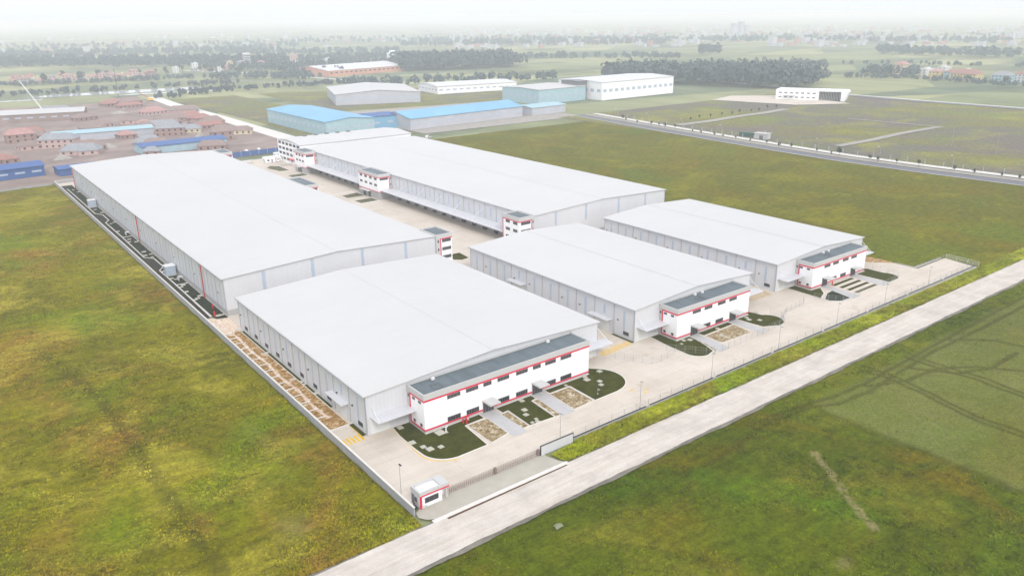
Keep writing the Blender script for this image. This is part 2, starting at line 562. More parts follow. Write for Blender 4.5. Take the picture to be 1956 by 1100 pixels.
def maskF(x, y):
    edge = 159.3 + .6 * np.sin(y * .5) + .4 * np.sin(y * 1.7)
    pale = np.clip((x - edge) / 3.5 + .2, 0, 1) * np.clip((93.4 + .6 * np.sin(x * .2) - y) / 2.5, 0, 1)
    pale *= .9 - .35 * np.clip(np.sin(x * .05 + 2) * np.sin(y * .09), 0, 1)
    tr = np.zeros_like(x)
    for p in ([(140, 93), (159, 91.3), (166, 88), (178, 86.9), (199, 88), (213, 88.8), (230, 88.4), (254, 88), (300, 88.5)],
              [(140, 95), (159, 92.8), (168, 90.9), (180, 89.9), (200, 90.4), (231, 90.9), (258, 91.4), (300, 91.5)],
              [(188, 96), (189.1, 88.8), (187.5, 80), (185.1, 71.5), (183, 63.5), (183.5, 57), (182, 40)],
              [(190.5, 96), (191.4, 88.8), (189.6, 80), (187.2, 71.5), (185.1, 63.5), (185.6, 57), (184, 40)],
              [(205.3, 92), (205.1, 80.8), (205.6, 73.3), (204.8, 67), (204, 60), (203, 40)],
              [(207.8, 92), (207.6, 80.8), (208.0, 73.3), (207.2, 67), (206.4, 60), (205.4, 40)],
              [(180, 89), (192, 84), (204, 83), (214, 77), (222, 66)], [(199, 88), (206, 78), (216, 74), (232, 74)],
              [(225, 92), (236, 82), (240, 70), (238, 50)], [(120, 90), (140, 92)]):
        tr = np.maximum(tr, line(x, y, p, .32, .55))
    tr = np.maximum(tr, .55 * line(x, y, [(159.5, 88), (159.5, 30)], .5, 1.6))
    wd = .45 + .5 * np.abs(np.sin(y * .33 + .6)) * np.abs(np.sin(y * .9))
    d = pdist(x, y, [(141, 78.5), (136.6, 71.7), (132.6, 66.4), (129, 61.5), (126.3, 56.8)])
    dirt = np.clip((wd + .35 - d) / .35, 0, 1)
    dirt = np.maximum(dirt, .6 * np.clip(1.5 - np.hypot((x - 113) / 1.8, (y - 55) / 1.2), 0, 1))
    return np.stack([pale, tr, dirt], -1)
field('meadow_front', -20, 345, 5, 99.0, .7, M['meadowF'], .02, maskF)

def maskL(x, y):
    tr = np.zeros_like(x)
    tr = np.maximum(tr, .75 * line(x, y, [(17, 250), (20.5, 228), (24.3, 205), (25.6, 168), (26.3, 145), (27, 120)], .5, 1.8))
    for p in ([(-30, 200), (0, 190), (22, 203)], [(-30, 195), (2, 184), (24, 197)], [(-20, 176), (8, 172), (30, 176)]):
        tr = np.maximum(tr, .4 * line(x, y, p, .25, .6))
    d = .5 * np.clip(1 - np.hypot((x - 42) / 5, (y - 124) / 7), 0, 1)
    pale = np.clip(1 - np.hypot((x - 49) / 3, (y - 158) / 16), 0, 1) * .6
    tr = np.maximum(tr, .85 * line(x, y, [(61.4, 112), (61.4, 520)], .18, .7))  # darker line in the turf along the foot of the boundary wall
    return np.stack([pale, tr, d], -1)
field('meadow_left', -160, 61.3, 108.6, 521, .9, M['meadowL'], .02, maskL)
def inR(x, y):
    site = (x < 276.5) & (y > 128)
    site2 = (x < 305.8) & (y < 128.4)
    pad = (x < 285) & (y < 138)
    pad2 = (x < 282.5) & (y < 150)
    lim = 493 - .045 * (511 - y) * (y > 280) - 10.4 * (y <= 280) + (280 - y) * .06 * (y <= 280) - 10
    return ~(site | site2 | pad | pad2) & (x < lim + 6)
field('meadow_right', 262, 520, 108.6, 523, 1.6, M['meadowR'], .02, None, .1, inR)

# white gravel road with ragged edges and grey shoulder
def ragged(y, a, s, x0=-60, x1=420, st=2.5):
    k = np.arange(x0, x1 + .1, st)
    return [(float(x), float(y + a * (math.sin(x * .21 * s) * .6 + math.sin(x * .67 * s + 1) * .4 + random.uniform(-.4, .4)))) for x in k]
lo, hi = ragged(99.0, .16, 1, st=1.1), ragged(108.7, .14, 1.3, st=1.1)
def strip_sheet(name, a, b, z, mat):
    mb = MB()
    n = len(a)
    mb.add([(x, y, z) for x, y in a] + [(x, y, z) for x, y in b], [(i, i + 1, n + i + 1, n + i) for i in range(n - 1)])
    return struct(mb.build(name, mat))
strip_sheet('road_shoulder', ragged(98.1, .3, .8, st=1.3), ragged(109.1, .25, 1, st=1.3), .06, M['shoulder'])
strip_sheet('road', lo, hi, .10, M['road'])

# concrete yard, apron
yard = [(61.9, 115.1), (303.2, 115.1), (306, 128.4), (285, 128.4), (285, 137.5), (283.2, 150), (278.5, 158), (276.8, 170), (276.8, 528), (61.9, 521)]
yz = .02
sheet('concrete_yard', [yard], yz, M['concrete'])
apr = [(94.8, 115), (94.9, 113.2), (95.6, 110.6), (96.6, 109.2), (64.2, 109.2), (62.6, 110.2), (61.7, 111.6), (62, 113.2), (63.4, 114.0), (63.4, 115)]
sheet('gate_apron', [apr], .13, M['apron'])
struct(MB().box(63.2, 96.8, 108.35, 109.3, .0, .2).build('apron_kerb', M['kerb']))
sheet('drain_channel', [[(66, 107.75), (96, 107.95), (96, 108.3), (66, 108.3)]], .125, M['drain'])

# ------------------------------------------------------------------ lawns, beds, paths, markings
def arc(cx, cy, r, a0, a1, n=10):
    return [(cx + r * math.cos(R(a0 + (a1 - a0) * i / n)), cy + r * math.sin(R(a0 + (a1 - a0) * i / n))) for i in range(n + 1)]
def bed(name, poly, mat, kerb=True, z=.09, kind='structure'):
    o = sheet(name, [poly], z, mat, kind)
    if kerb:
        n = len(poly)
        cx, cy = sum(p[0] for p in poly) / n, sum(p[1] for p in poly) / n
        mb = MB()
        ins = []
        for x, y in poly:
            d = math.hypot(x - cx, y - cy)
            ins.append((x + (cx - x) / d * .28, y + (cy - y) / d * .28))
        vs = [(x, y, .0) for x, y in poly] + [(x, y, .15) for x, y in poly] + [(x, y, .15) for x, y in ins] + [(x, y, .0) for x, y in ins]
        fs = []
        for i in range(n):
            j = (i + 1) % n
            for k in range(3):
                fs.append((k * n + i, k * n + j, (k + 1) * n + j, (k + 1) * n + i))
        mb.add(vs, fs)
        struct(mb.build('kerb', M['kerb']))
    return o
lawnA1 = [(74.9, 145.4), (74.2, 141), (73.9, 134)] + arc(80.2, 131.2, 6.2, 180, 270, 10)[1:] + [(87.8, 125.2), (88.7, 135.6), (94.4, 135.8), (94.4, 138), (79.3, 138), (79.3, 145.4)]
bed('lawn', lawnA1, M['lawn'])
bed('lawn', [(98.9, 135.0), (100.6, 135.2), (100.3, 126.0), (107.6, 125.6), (108.5, 135.6), (110.2, 136), (110.2, 138), (98.9, 138)], M['lawn'])
bed('lawn', [(114.3, 138), (114.3, 135.9), (120.9, 135.9), (120.7, 125.9), (128.5, 125.9)] + arc(128.6, 133.6, 7.6, -85, 45, 10) + [(130.2, 142.6), (129.8, 138)], M['lawn'])
bed('gravel_bed', [(88.8, 125.3), (94.4, 126.4), (94.7, 135.4), (88.9, 135.4)], M['gravel'])
bed('gravel_bed', [(98.4, 125.8), (100.1, 126.0), (100.4, 135.0), (98.4, 134.8)], M['gravel'])
bed('gravel_bed', [(107.9, 125.5), (109.3, 125.4), (110.2, 135.5), (108.8, 135.5)], M['gravel'])
bed('gravel_bed', [(113.6, 125.5), (120.5, 126.0), (120.7, 135.6), (114.1, 135.6)], M['gravel'])
for a in ([(94.6, 137.9), (98.4, 137.9), (98.4, 124.4), (94.4, 124.4)], [(110.4, 137.9), (114.0, 137.9), (113.4, 124.9), (109.4, 124.9)],
          [(170.6, 138.4), (173.4, 138.4), (173.0, 125.6), (168.6, 125.6)], [(188.4, 138.4), (191.6, 138.4), (192.2, 126.4), (188.8, 126.4)],
          [(239.6, 139.1), (242.4, 139.1), (241.6, 125.8), (237.2, 125.8)], [(258.0, 139.1), (261.2, 139.1), (261.6, 126.2), (257.2, 126.2)]):
    sheet('footpath', [a], .06, M['path'])
# second unit
bed('lawn', [(161, 145.4), (160.0, 138), (159.6, 130.5)] + arc(163.8, 130.2, 4.2, 180, 275, 8) + [(167.4, 127), (169.8, 133.5), (170.2, 138.4), (164.5, 138.4), (164.5, 145.4)], M['lawn'])
bed('gravel_bed', [(167.6, 126.2), (168.5, 126.2), (170.3, 134.8), (169.7, 135.4)], M['gravel'])
bed('lawn', [(173.6, 138.4), (173.8, 136.0), (188.2, 136.4), (188.2, 138.4)], M['lawn'])
bed('gravel_bed', [(173.5, 129.2), (187.2, 128.8), (188.0, 136.0), (173.9, 135.6)], M['gravel'])
bed('lawn', [(192, 138.4), (192.4, 133), (193, 129.2), (198, 126.6)] + arc(199, 131.6, 4.9, -80, 60, 8) + [(199.3, 144), (198.1, 144), (198.1, 138.4)], M['lawn'])
# third unit
bed('lawn', [(229.3, 145.8), (228.9, 138), (228.9, 132.4), (234.2, 134.4), (238.6, 138.6), (233.6, 139), (233.6, 145.8)], M['lawn'])
bed('planting_bed', [(229.2, 131.4), (228.9, 129)] + arc(233, 130.4, 3.8, 200, 280, 6) + [(237.4, 126.6), (239.0, 134.6), (235.2, 134.2)], M['darkplot'])
for k in range(4):
    y = 137.3 - k * 2.9
    bed('planting_bed', [(243.4 - k * .2, y - 1.0), (256.6, y - .8), (256.8, y + .7), (243.6 - k * .2, y + .6)], M['oldlawn'] if k == 3 else M['lawn'], True, .08)
bed('lawn', [(261.6, 139.1), (261.9, 130), (262, 126.8)] + arc(267.6, 131, 4.3, -80, 40, 7) + [(270.8, 140.2), (267.5, 143), (267.3, 139.1)], M['lawn'])
# court lawns between the long warehouses
bed('lawn', [(175.2, 487.5), (178, 471.5), (184, 470.5), (184.4, 489), (180, 493.5)], M['oldlawn'])
bed('lawn', [(176, 381.6), (176, 374), (186.4, 374.2), (186.4, 384)], M['oldlawn'])
bed('lawn', [(176, 366.6), (176, 358.6), (186.4, 359.2), (186.4, 367.2)], M['oldlawn'])
bed('lawn', [(176, 455), (176, 448), (186.4, 447), (186.4, 456)], M['oldlawn'])
bed('lawn', [(158.8, 254), (158.6, 246.5), (161, 244.2), (165, 245), (166, 253.6)], M['lawn'])
for y0 in (357, 386.5, 446):
    struct(MB().box(170.5, 186.6, y0, y0 + 1.0, .0, .3).build('loading_ramp_kerb', M['kerb']))
# planting strip beside the long left warehouse
pl = [(64.6, 499.6), (64.6, 424), (67.0, 418.5), (67.0, 405), (64.7, 400.5), (64.8, 368), (64.5, 328.2), (67.2, 324.6), (67.2, 310.7), (64.7, 306.3), (64.8, 285), (64.4, 244.3), (65.5, 241.3), (68.7, 240.5), (68.7, 505), (65, 505)]
sheet('dark_lane', [[(61.9, 243.6), (68.7, 243.6), (68.7, 511), (61.9, 511)]], .05, M['darklane'])
bed('planting_strip', pl, M['darkplot'], False)
for q in (pl[0:5], pl[4:9], pl[8:12]):
    mb = MB()
    for a, b in zip(q[:-1], q[1:]):
        d = Vector((b[0] - a[0], b[1] - a[1], 0)).normalized()
        n = Vector((-d.y, d.x, 0)) * .2
        mb.add([(a[0] - n.x, a[1] - n.y, .05), (b[0] - n.x, b[1] - n.y, .05), (b[0] + n.x, b[1] + n.y, .05), (a[0] + n.x, a[1] + n.y, .05),
                (a[0] - n.x, a[1] - n.y, .22), (b[0] - n.x, b[1] - n.y, .22), (b[0] + n.x, b[1] + n.y, .22), (a[0] + n.x, a[1] + n.y, .22)],
               [(3, 2, 1, 0), (4, 5, 6, 7), (0, 1, 5, 4), (1, 2, 6, 5), (2, 3, 7, 6), (3, 0, 4, 7)])
    struct(mb.build('kerb', M['kerb']))
for y0 in (366.6, 284):
    struct(MB().box(64.9, 68.6, y0, y0 + .5, .0, .24).build('kerb', M['kerb']))
struct(MB().box(64.5, 64.9, 244.4, 285.0, .0, .23).build('kerb', M['kerb']))
# gravel strip beside the front left warehouse
sheet('sand_patch', [[(61.95, 244), (61.95, 222), (65, 222), (67.3, 229.5), (68.6, 230.5), (68.6, 240.3), (65.5, 241.0), (64, 242.6)]], .07, M['sand'])
sheet('gravel_strip', [[(61.95, 153.2), (67.6, 153.4), (67.7, 226), (66.6, 228), (65, 224), (63.4, 226), (61.95, 228)]], .075, M['strip'])
mb = MB()
pts = [(65.1 + .25 * math.sin(k * .7), 226 - k * 2.4) for k in range(29)]
for a, b in zip(pts[:-1], pts[1:]):
    w0 = .42 + .15 * math.sin(a[1])
    w1 = .42 + .15 * math.sin(b[1])
    mb.add([(a[0] - w0, a[1], .082), (a[0] + w0, a[1], .082), (b[0] + w1, b[1], .082), (b[0] - w1, b[1], .082)], [(3, 2, 1, 0)])
struct(mb.build('sand_trail', M['sand']))
bed('planting_strip', [(67.8, 163.5), (68.55, 163.5), (68.55, 227), (67.9, 227.8)], M['lawn'], False, .1)
struct(MB().box(67.62, 67.8, 153.3, 227.5, 0, .2).build('kerb', M['kerb']))
struct(MB().box(62.0, 67.6, 152.7, 153.15, 0, .2).build('kerb', M['kerb']))
bed('planting_strip', [(67.6, 146.0), (68.6, 146.2), (68.6, 152.8), (67.6, 152.8)], M['lawn'], False, .1)
bed('planting_strip', [(153.6, 145.4), (154.4, 145.4), (154.4, 154), (153.6, 154)], M['lawn'], False, .1)
# yellow markings
mb = MB()
for k in range(5):
    x = 62.9 + k * 1.0
    mb.add([(x, 144.4, .03), (x + .5, 144.4, .03), (x + .5, 147.5, .03), (x, 147.5, .03)], [(0, 1, 2, 3)])
for k in range(11):
    x = 141.2 + k * 1.15
    mb.add([(x, 143.8 + k * .1, .03), (x + .55, 143.8 + k * .1, .03), (x + .55, 146.6 + k * .1, .03), (x, 146.6 + k * .1, .03)], [(0, 1, 2, 3)])
mb.add([(67.35, 145.0, .03), (67.55, 145.0, .03), (67.55, 152, .03), (67.35, 152, .03)], [(0, 1, 2, 3)])
for k in range(12):
    a, b = arc(80.2, 131.2, 6.7, 180 + k * 7, 187 + k * 7, 1)
    a2, b2 = arc(80.2, 131.2, 6.45, 180 + k * 7, 187 + k * 7, 1)
    mb.add([(*a, .03), (*b, .03), (*b2, .03), (*a2, .03)], [(0, 1, 2, 3)])
mb.add([(73.55, 131.2, .03), (73.75, 131.2, .03), (74.6, 144, .03), (74.4, 144, .03)], [(0, 1, 2, 3)])
for x, y in ((133.2, 121.0), (134.6, 121.9), (131, 126.4), (131.3, 124)):
    mb.add([(x, y, .03), (x + 1.0, y + .1, .03), (x + 1.1, y + .5, .03), (x + .2, y + .6, .03)], [(0, 1, 2, 3)])
struct(mb.build('road_marking', M['yellow']))
sheet('dust_patch', [[(209, 145.2), (220.5, 145.2), (221.4, 149.8), (214, 150.5), (209, 149)]], .032, M['dust'])
# rubble edge right of the third unit
sheet('rubble_edge', [[(276.9, 146), (284.8, 137.6), (285.8, 138.4), (285.0, 150.6), (279, 159.5), (277.4, 158)]], .06, M['strip'])
sheet('rubble_edge', [[(285.2, 128.8), (305, 128.8), (305, 129.8), (286.2, 130.4), (286.0, 137.5), (285.2, 137.5)]], .06, M['track'])

# ------------------------------------------------------------------ far ground
def poly_strip(name, pts, wd, z, mat):
    mb = MB()
    L, Rr = [], []
    for i, p in enumerate(pts):
        a, b = pts[max(i - 1, 0)], pts[min(i + 1, len(pts) - 1)]
        d = Vector((b[0] - a[0], b[1] - a[1])).normalized()
        n = Vector((-d.y, d.x)) * wd / 2
        L.append((p[0] + n.x, p[1] + n.y, z))
        Rr.append((p[0] - n.x, p[1] - n.y, z))
    k = len(pts)
    mb.add(L + Rr, [(k + i, k + i + 1, i + 1, i) for i in range(k - 1)])
    return struct(mb.build(name, mat))
RL = [(506, 560), (499, 511), (487, 430), (479, 364), (473.5, 310), (470.5, 272), (471.5, 220), (476, 166), (484, 110), (494, 60), (508, -20)]
def off(pts, d):
    o = []
    for i, p in enumerate(pts):
        a, b = pts[max(i - 1, 0)], pts[min(i + 1, len(pts) - 1)]
        v = Vector((b[0] - a[0], b[1] - a[1])).normalized()
        o.append((p[0] - v.y * d, p[1] + v.x * d))
    return o
field('scrub_field', 480, 845, -40, 560, 6, M['scrub'], .05, None, .04)
poly_strip('far_road', RL, 9.5, .14, M['asphalt'])
poly_strip('far_kerb_strip', off(RL, 10), 7, .13, M['track'])
poly_strip('far_pavement', off(RL, 18.5), 6.5, .3, M['kerb'])
poly_strip('far_road_edge', off(RL, -5.4), .9, .13, M['kerb'])
poly_strip('gravel_track', [(519, 449), (560, 448), (600, 452), (640, 452), (684, 457)], 9, .45, M['track'])
poly_strip('gravel_track', [(517, 301), (560, 300), (610, 303), (668, 301)], 6.5, .45, M['track'])
poly_strip('gravel_track', [(665, 301), (664, 340), (660, 378)], 3, .45, M['track'])
poly_strip('far_road', [(900, 760), (872, 600), (848, 495), (842, 400), (842, 300), (850, 150), (860, 0)], 11, .4, M['asphalt'])
poly_strip('far_pavement', [(912, 760), (884, 600), (858, 495), (852, 400), (852, 300), (860, 150), (870, 0)], 5, .42, M['kerb'])
sheet('bare_ground', [[(-220, 524), (61, 524), (233, 548), (233, 1010), (-220, 1080)]], -.05, M['bare'])
poly_strip('long_road', [(236, 548), (238, 620), (240.5, 780), (240.5, 930), (246, 1050)], 15, .12, M['kerb'])
sheet('grass_plot', [[(246, 560), (258, 720), (250, 1000), (330, 1000), (330, 740), (330, 560)]], -.06, M['scrub'])
sheet('works_yard', [[(332, 552), (505, 552), (520, 720), (332, 740)]], -.04, M['track'])
sheet('works_yard', [[(345, 760), (560, 700), (640, 900), (360, 1000)]], -.05, M['scrub'])
sheet('pale_yard', [[(700, 560), (722, 470), (772, 440), (800, 530), (752, 575)]], .45, M['concrete'])
M['water'] = plain('pond_water', (.50, .52, .53), .15, .6, .25, .02, True)
for p in ([(120, 1150), (165, 1140), (300, 1130), (345, 1140), (330, 1175), (150, 1180)], [(215, 1105), (330, 1085), (345, 1098), (240, 1118)], [(60, 1120), (135, 1112), (140, 1125), (70, 1135)],
          [(390, 1235), (440, 1215), (450, 1222), (400, 1242)], [(480, 1150), (545, 1120), (550, 1128), (486, 1160)]):
    sheet('pond', [p], -.2, M['water'])
poly_strip('village_road', [(430, 1560), (493, 1390), (533, 1180), (560, 1040)], 9, -.1, M['kerb'])
poly_strip('village_road', [(450, 1560), (512, 1390), (552, 1180), (575, 1060)], 6, -.1, M['asphalt'])

# ------------------------------------------------------------------ building parts
def fbox(mb, face, W, D, u0, u1, z0, z1, d0, d1):
    """box on a facade: u along the face, d outward distance"""
    if face == 'S':
        mb.box(u0, u1, -d1, -d0, z0, z1)
    elif face == 'W':
        mb.box(-d1, -d0, u0, u1, z0, z1)
    elif face == 'E':
        mb.box(W + d0, W + d1, u0, u1, z0, z1)
    else:
        mb.box(u0, u1, D + d0, D + d1, z0, z1)

def window(root, face, W, D, u0, u1, z0, z1, nm=2, glass='glass', out=0.0):
    f = MB()
    t = .09
    a, b = out, out + .07
    fbox(f, face, W, D, u0, u1, z0, z0 + t, a, b)
    fbox(f, face, W, D, u0, u1, z1 - t, z1, a, b)
    fbox(f, face, W, D, u0, u0 + t, z0 + t, z1 - t, a, b)
    fbox(f, face, W, D, u1 - t, u1, z0 + t, z1 - t, a, b)
    for k in range(nm):
        c = u0 + (u1 - u0) * (k + 1) / (nm + 1)
        fbox(f, face, W, D, c - .03, c + .03, z0 + t, z1 - t, a, b - .012)
    w_ = f.build('window', M['frame'], root)
    p = MB()
    fbox(p, face, W, D, u0 + t, u1 - t, z0 + t, z1 - t, a, a + .025)
    p.build('pane', M[glass], w_)
    return w_

def entrance(root, face, W, D, u0, u1, z1, can=True):
    f = MB()
    t = .14
    a, b = .0, .12
    fbox(f, face, W, D, u0, u0 + t, .06, z1, a, b)
    fbox(f, face, W, D, u1 - t, u1, .06, z1, a, b)
    fbox(f, face, W, D, u0 + t, u1 - t, z1 - .2, z1, a, b)
    fbox(f, face, W, D, u0 + t, u1 - t, 2.15, 2.25, a, b - .02)
    for k in range(3):
        c = u0 + (u1 - u0) * (k + 1) / 4
        fbox(f, face, W, D, c - .05, c + .05, .06, 2.15, a, b - .02)
    d_ = f.build('door', M['frame'], root)
    p = MB()
    fbox(p, face, W, D, u0 + t, u1 - t, .06, z1 - .2, a, a + .04)
    p.build('pane', M['greyglass'], d_)
    if can:
        c = MB()
        fbox(c, face, W, D, u0 - .2, u0 + 2.9, z1 + .1, z1 + .5, .0, 3.4)
        c.build('canopy', M['fascia'], root)

def rod(root, a, b, r=.07, name='tie_rod'):
    return MB().tube([a, b], r, 5).build(name, M['whitesteel'], root)

def canopy(root, x0, x1, y0, y1, z, drop=.25, rods=()):
    mb = MB()
    # slightly sloping sheet with a fascia all round
    mb.box(x0, x1, y0, y1, z - drop, z)
    for k in range(int((x1 - x0 + y1 - y0) / 1.2)):
        if (x1 - x0) > (y1 - y0):
            x = x0 + .4 + k * 1.0
            if x < x1 - .3:
                mb.box(x, x + .1, y0 + .1, y1 - .1, z, z + .05)
        else:
            y = y0 + .4 + k * 1.0
            if y < y1 - .3:
                mb.box(x0 + .1, x1 - .1, y, y + .1, z, z + .05)
    c = mb.build('canopy', M['canopy'], root)
    for a, b in rods:
        rod(c, a, b)
    return c

def warehouse(x0, y0, W, L, h, rise, bays, label, ridge=.5, strips=True, louvres=(), lamps=(), canopies=(), low=2.5, plinth=0, fstrips=(), redpipes=(), tall=False):
    root = thing('warehouse', label, 'warehouse', (x0, y0, 0))
    rx = W * ridge
    gab = [(0, 0), (W, 0), (W, h), (rx, h + rise), (0, h)]
    mb = MB()
    n = len(gab)
    zb = plinth
    g = [(a, max(b, zb)) for a, b in gab]
    mb.add([(a, 0, b) for a, b in g] + [(a, L, b) for a, b in g], [tuple(range(n)), tuple(range(2 * n - 1, n - 1, -1))] + [((i + 1) % n, i, n + i, n + (i + 1) % n) for i in (0, 1, 4)])
    mb.build('wall', M['panel'], root)
    if plinth:
        MB().box(.08, W - .08, .08, L - .08, 0, plinth).build('plinth', M['plinth'], root)
    e, t = .55, .22
    top = [(-e, h - e * rise / rx), (rx, h + rise), (W + e, h - e * rise / (W - rx))]
    prof = [(a, b + .05) for a, b in top] + [(a, b + .05 + t) for a, b in top[::-1]]
    mb = MB()
    m_ = len(prof)
    mb.add([(a, -e, b) for a, b in prof] + [(a, L + e, b) for a, b in prof],
           [(0, 1, 4, 5), (1, 2, 3, 4), (m_ + 5, m_ + 4, m_ + 1, m_), (m_ + 4, m_ + 3, m_ + 2, m_ + 1)] + [((i + 1) % m_, i, m_ + i, m_ + (i + 1) % m_) for i in range(m_)])
    rf = mb.build('roof', M['roof'], root)
    MB().add([(rx - .5, -e, h + rise + .285), (rx + .5, -e, h + rise + .285), (rx, -e, h + rise + .36), (rx - .5, L + e, h + rise + .285), (rx + .5, L + e, h + rise + .285), (rx, L + e, h + rise + .36)],
             [(0, 1, 2), (5, 4, 3), (0, 2, 5, 3), (2, 1, 4, 5)]).build('ridge_cap', M['roof'], rf)
    gz = h - e * rise / rx
    MB().box(-e - .22, -e - .005, -e, L + e, gz - .05, gz + .22).build('gutter', M['pipe'], root)
    bl = L / bays
    for k in range(bays + 1):
        y = min(max(k * bl, .25), L - .25)
        MB().tube([(-.12, y, .1), (-.12, y, gz - .5), (-e - .1, y, gz - .02)], .085, 6).build('downpipe', M['pipe'], root)
    for k in range(bays):
        c = (k + .5) * bl
        if strips:
            short = any(a <= c <= b for a, b, *_ in canopies)
            MB().box(-.05, -.002, c - .42, c + .42, (h * .55 if short else low), h * .83).build('translucent_panel', M['skylight'], root)
        if k in louvres:
            l = MB()
            l.ring((0, 1, 0, 1), (.1, .9, .1, .9), 0, 0) if False else None
            l.box(-.10, -.002, c - 1.1 - .9, c + 1.1 - .9, 1.15, 2.2)
            for q in range(5):
                l.box(-.15, -.1, c - 1.9, c + .1, 1.25 + q * .19, 1.33 + q * .19)
            l.build('louvre', M['louvre'], root)
        if k in lamps:
            MB().box(-.32, -.002, c + bl * .28, c + bl * .28 + .45, h * .5, h * .5 + .22).build('wall_lamp', M['darksteel'], root)
    for (a, b, z, d) in canopies:
        canopy(root, -d, -.003, a, b, z)
        MB().box(-.06, -.002, a + 1.4, b - 1.4, .02, 3.4).build('roller_door', M['door'], root)
    for u in fstrips:
        zt = h + rise * (1 - abs(u - rx) / rx) - .45
        MB().box(u - .55, u + .55, -.05, -.002, low, zt).build('translucent_panel', M['skylight'], root)
    for y in redpipes:
        MB().tube([(-.3, y, .05), (-.3, y, h - .4), (-.05, y, h - .4)], .17, 6).build('fire_pipe', M['hydrant'], root)
    # thin edge flashing at the gable corners
    for xx in (0, W):
        MB().box(xx - .09, xx + .09, -.07, .0 - .003, plinth + .02, h - .25).build('corner_trim', M['pipe'], root)
    return root

def gable_front(root, W, h, right=True):
    """roller doors and canopies on the front gable either side of the offices"""
    MB().box(.9, 5.6, -.08, -.002, .03, 3.7).build('roller_door', M['door'], root)
    canopy(root, .9, 11.6, -3.9, -.003, 4.5, rods=[((1.4, -3.4, 4.5), (1.4, -.05, 7.2))])
    if right:
        MB().box(W - 6.5, W - 1.6, -.08, -.002, .03, 3.7).build('roller_door', M['door'], root)
        canopy(root, W - 9.0, W + 2.4, -3.9, -.003, 4.5, rods=[((W + 1.6, -3.4, 4.5), (W - .3, -.05, 8.4))])

H1, H2 = 9.9, 12.5
A = warehouse(68.7, 145.6, 71.1, 82.9, H1, 1.65, 10, 'large white roofed warehouse nearest the camera, with the longest office front and brown gravel strip',
              louvres=(0, 2, 3, 4, 5, 6, 7, 8, 9), lamps=(0, 1, 3, 5, 7, 9), canopies=((154.7 - 145.6, 163.7 - 145.6, 4.5, 1.9),))
gable_front(A, 71.1, H1)
D_ = warehouse(154.5, 145.6, 53.1, 83.2, H1, 1.55, 10, 'middle one of the three small front warehouses, white roof, office with a pale gravel bed',
               louvres=(0,), lamps=(0, 2, 3, 5, 6, 8), canopies=((9.2, 17.9, 4.5, 2.2), (50.5, 58.5, 4.5, 2.2)))
gable_front(D_, 53.1, H1)
E_ = warehouse(222.8, 146.0, 53.1, 83.5, 9.7, 1.5, 10, 'small white roofed warehouse at the right end beside the green meadow',
               louvres=(0,), lamps=(0, 1, 3, 5, 7, 9), canopies=((9.2, 17.9, 4.5, 2.2),))
gable_front(E_, 53.1, 9.7)
Cw = warehouse(68.9, 241.6, 78.6, 259.6, H2, 1.75, 31, 'longest white roofed warehouse on the left by the boundary wall, red pipes on its side',
               lamps=tuple(range(0, 31, 3)), plinth=2.0, fstrips=(13.0, 30, 48.6, 66), redpipes=(22.5, 111.0, 256.6), low=2.6)
Fw = warehouse(194.9, 242.4, 78.6, 226.6, H2, 1.5, 27, 'long white roofed warehouse in the back with the loading canopy along the court',
               low=6.5, fstrips=(12.3, 29.3, 48.8, 65.8), plinth=1.2)
# loading side of the back warehouse: long canopies, dock doors
MB().box(-.06, -.002, 10.2, 116.6, 1.3, 4.7).build('dock_wall', M['fascia'], Fw)  # greyer strip paints in the shade under the long canopy
MB().box(-.06, -.002, 139.8, 210.4, 1.3, 4.7).build('dock_wall', M['fascia'], Fw)  # same painted shade under the farther canopy
for a, b in ((10.2, 116.4), (140.0, 210.2)):
    canopy(Fw, -7.4, -.07, a, b, 5.2, .35, rods=[((-6.6, y, 5.2), (-.1, y, 9.6)) for y in np.arange(a + 8, b - 3, 16.8)])
    for i, y in enumerate(np.arange(a + 5, b - 4, 8.4)):
        dk = MB().box(-.35, -.07, y, y + 3.0, 1.35, 4.3).build('dock_door', M['louvre'], Fw)
        MB().box(-.42, -.355, y + .45, y + 2.55, 1.4, 3.8).build('shutter', M['door'] if i % 4 == 3 else M['fascia'], dk)
        MB().box(-.75, -.003 if False else -.36, y + .3, y + 2.7, .35, 1.3).build('dock_bumper', M['darksteel'], dk)
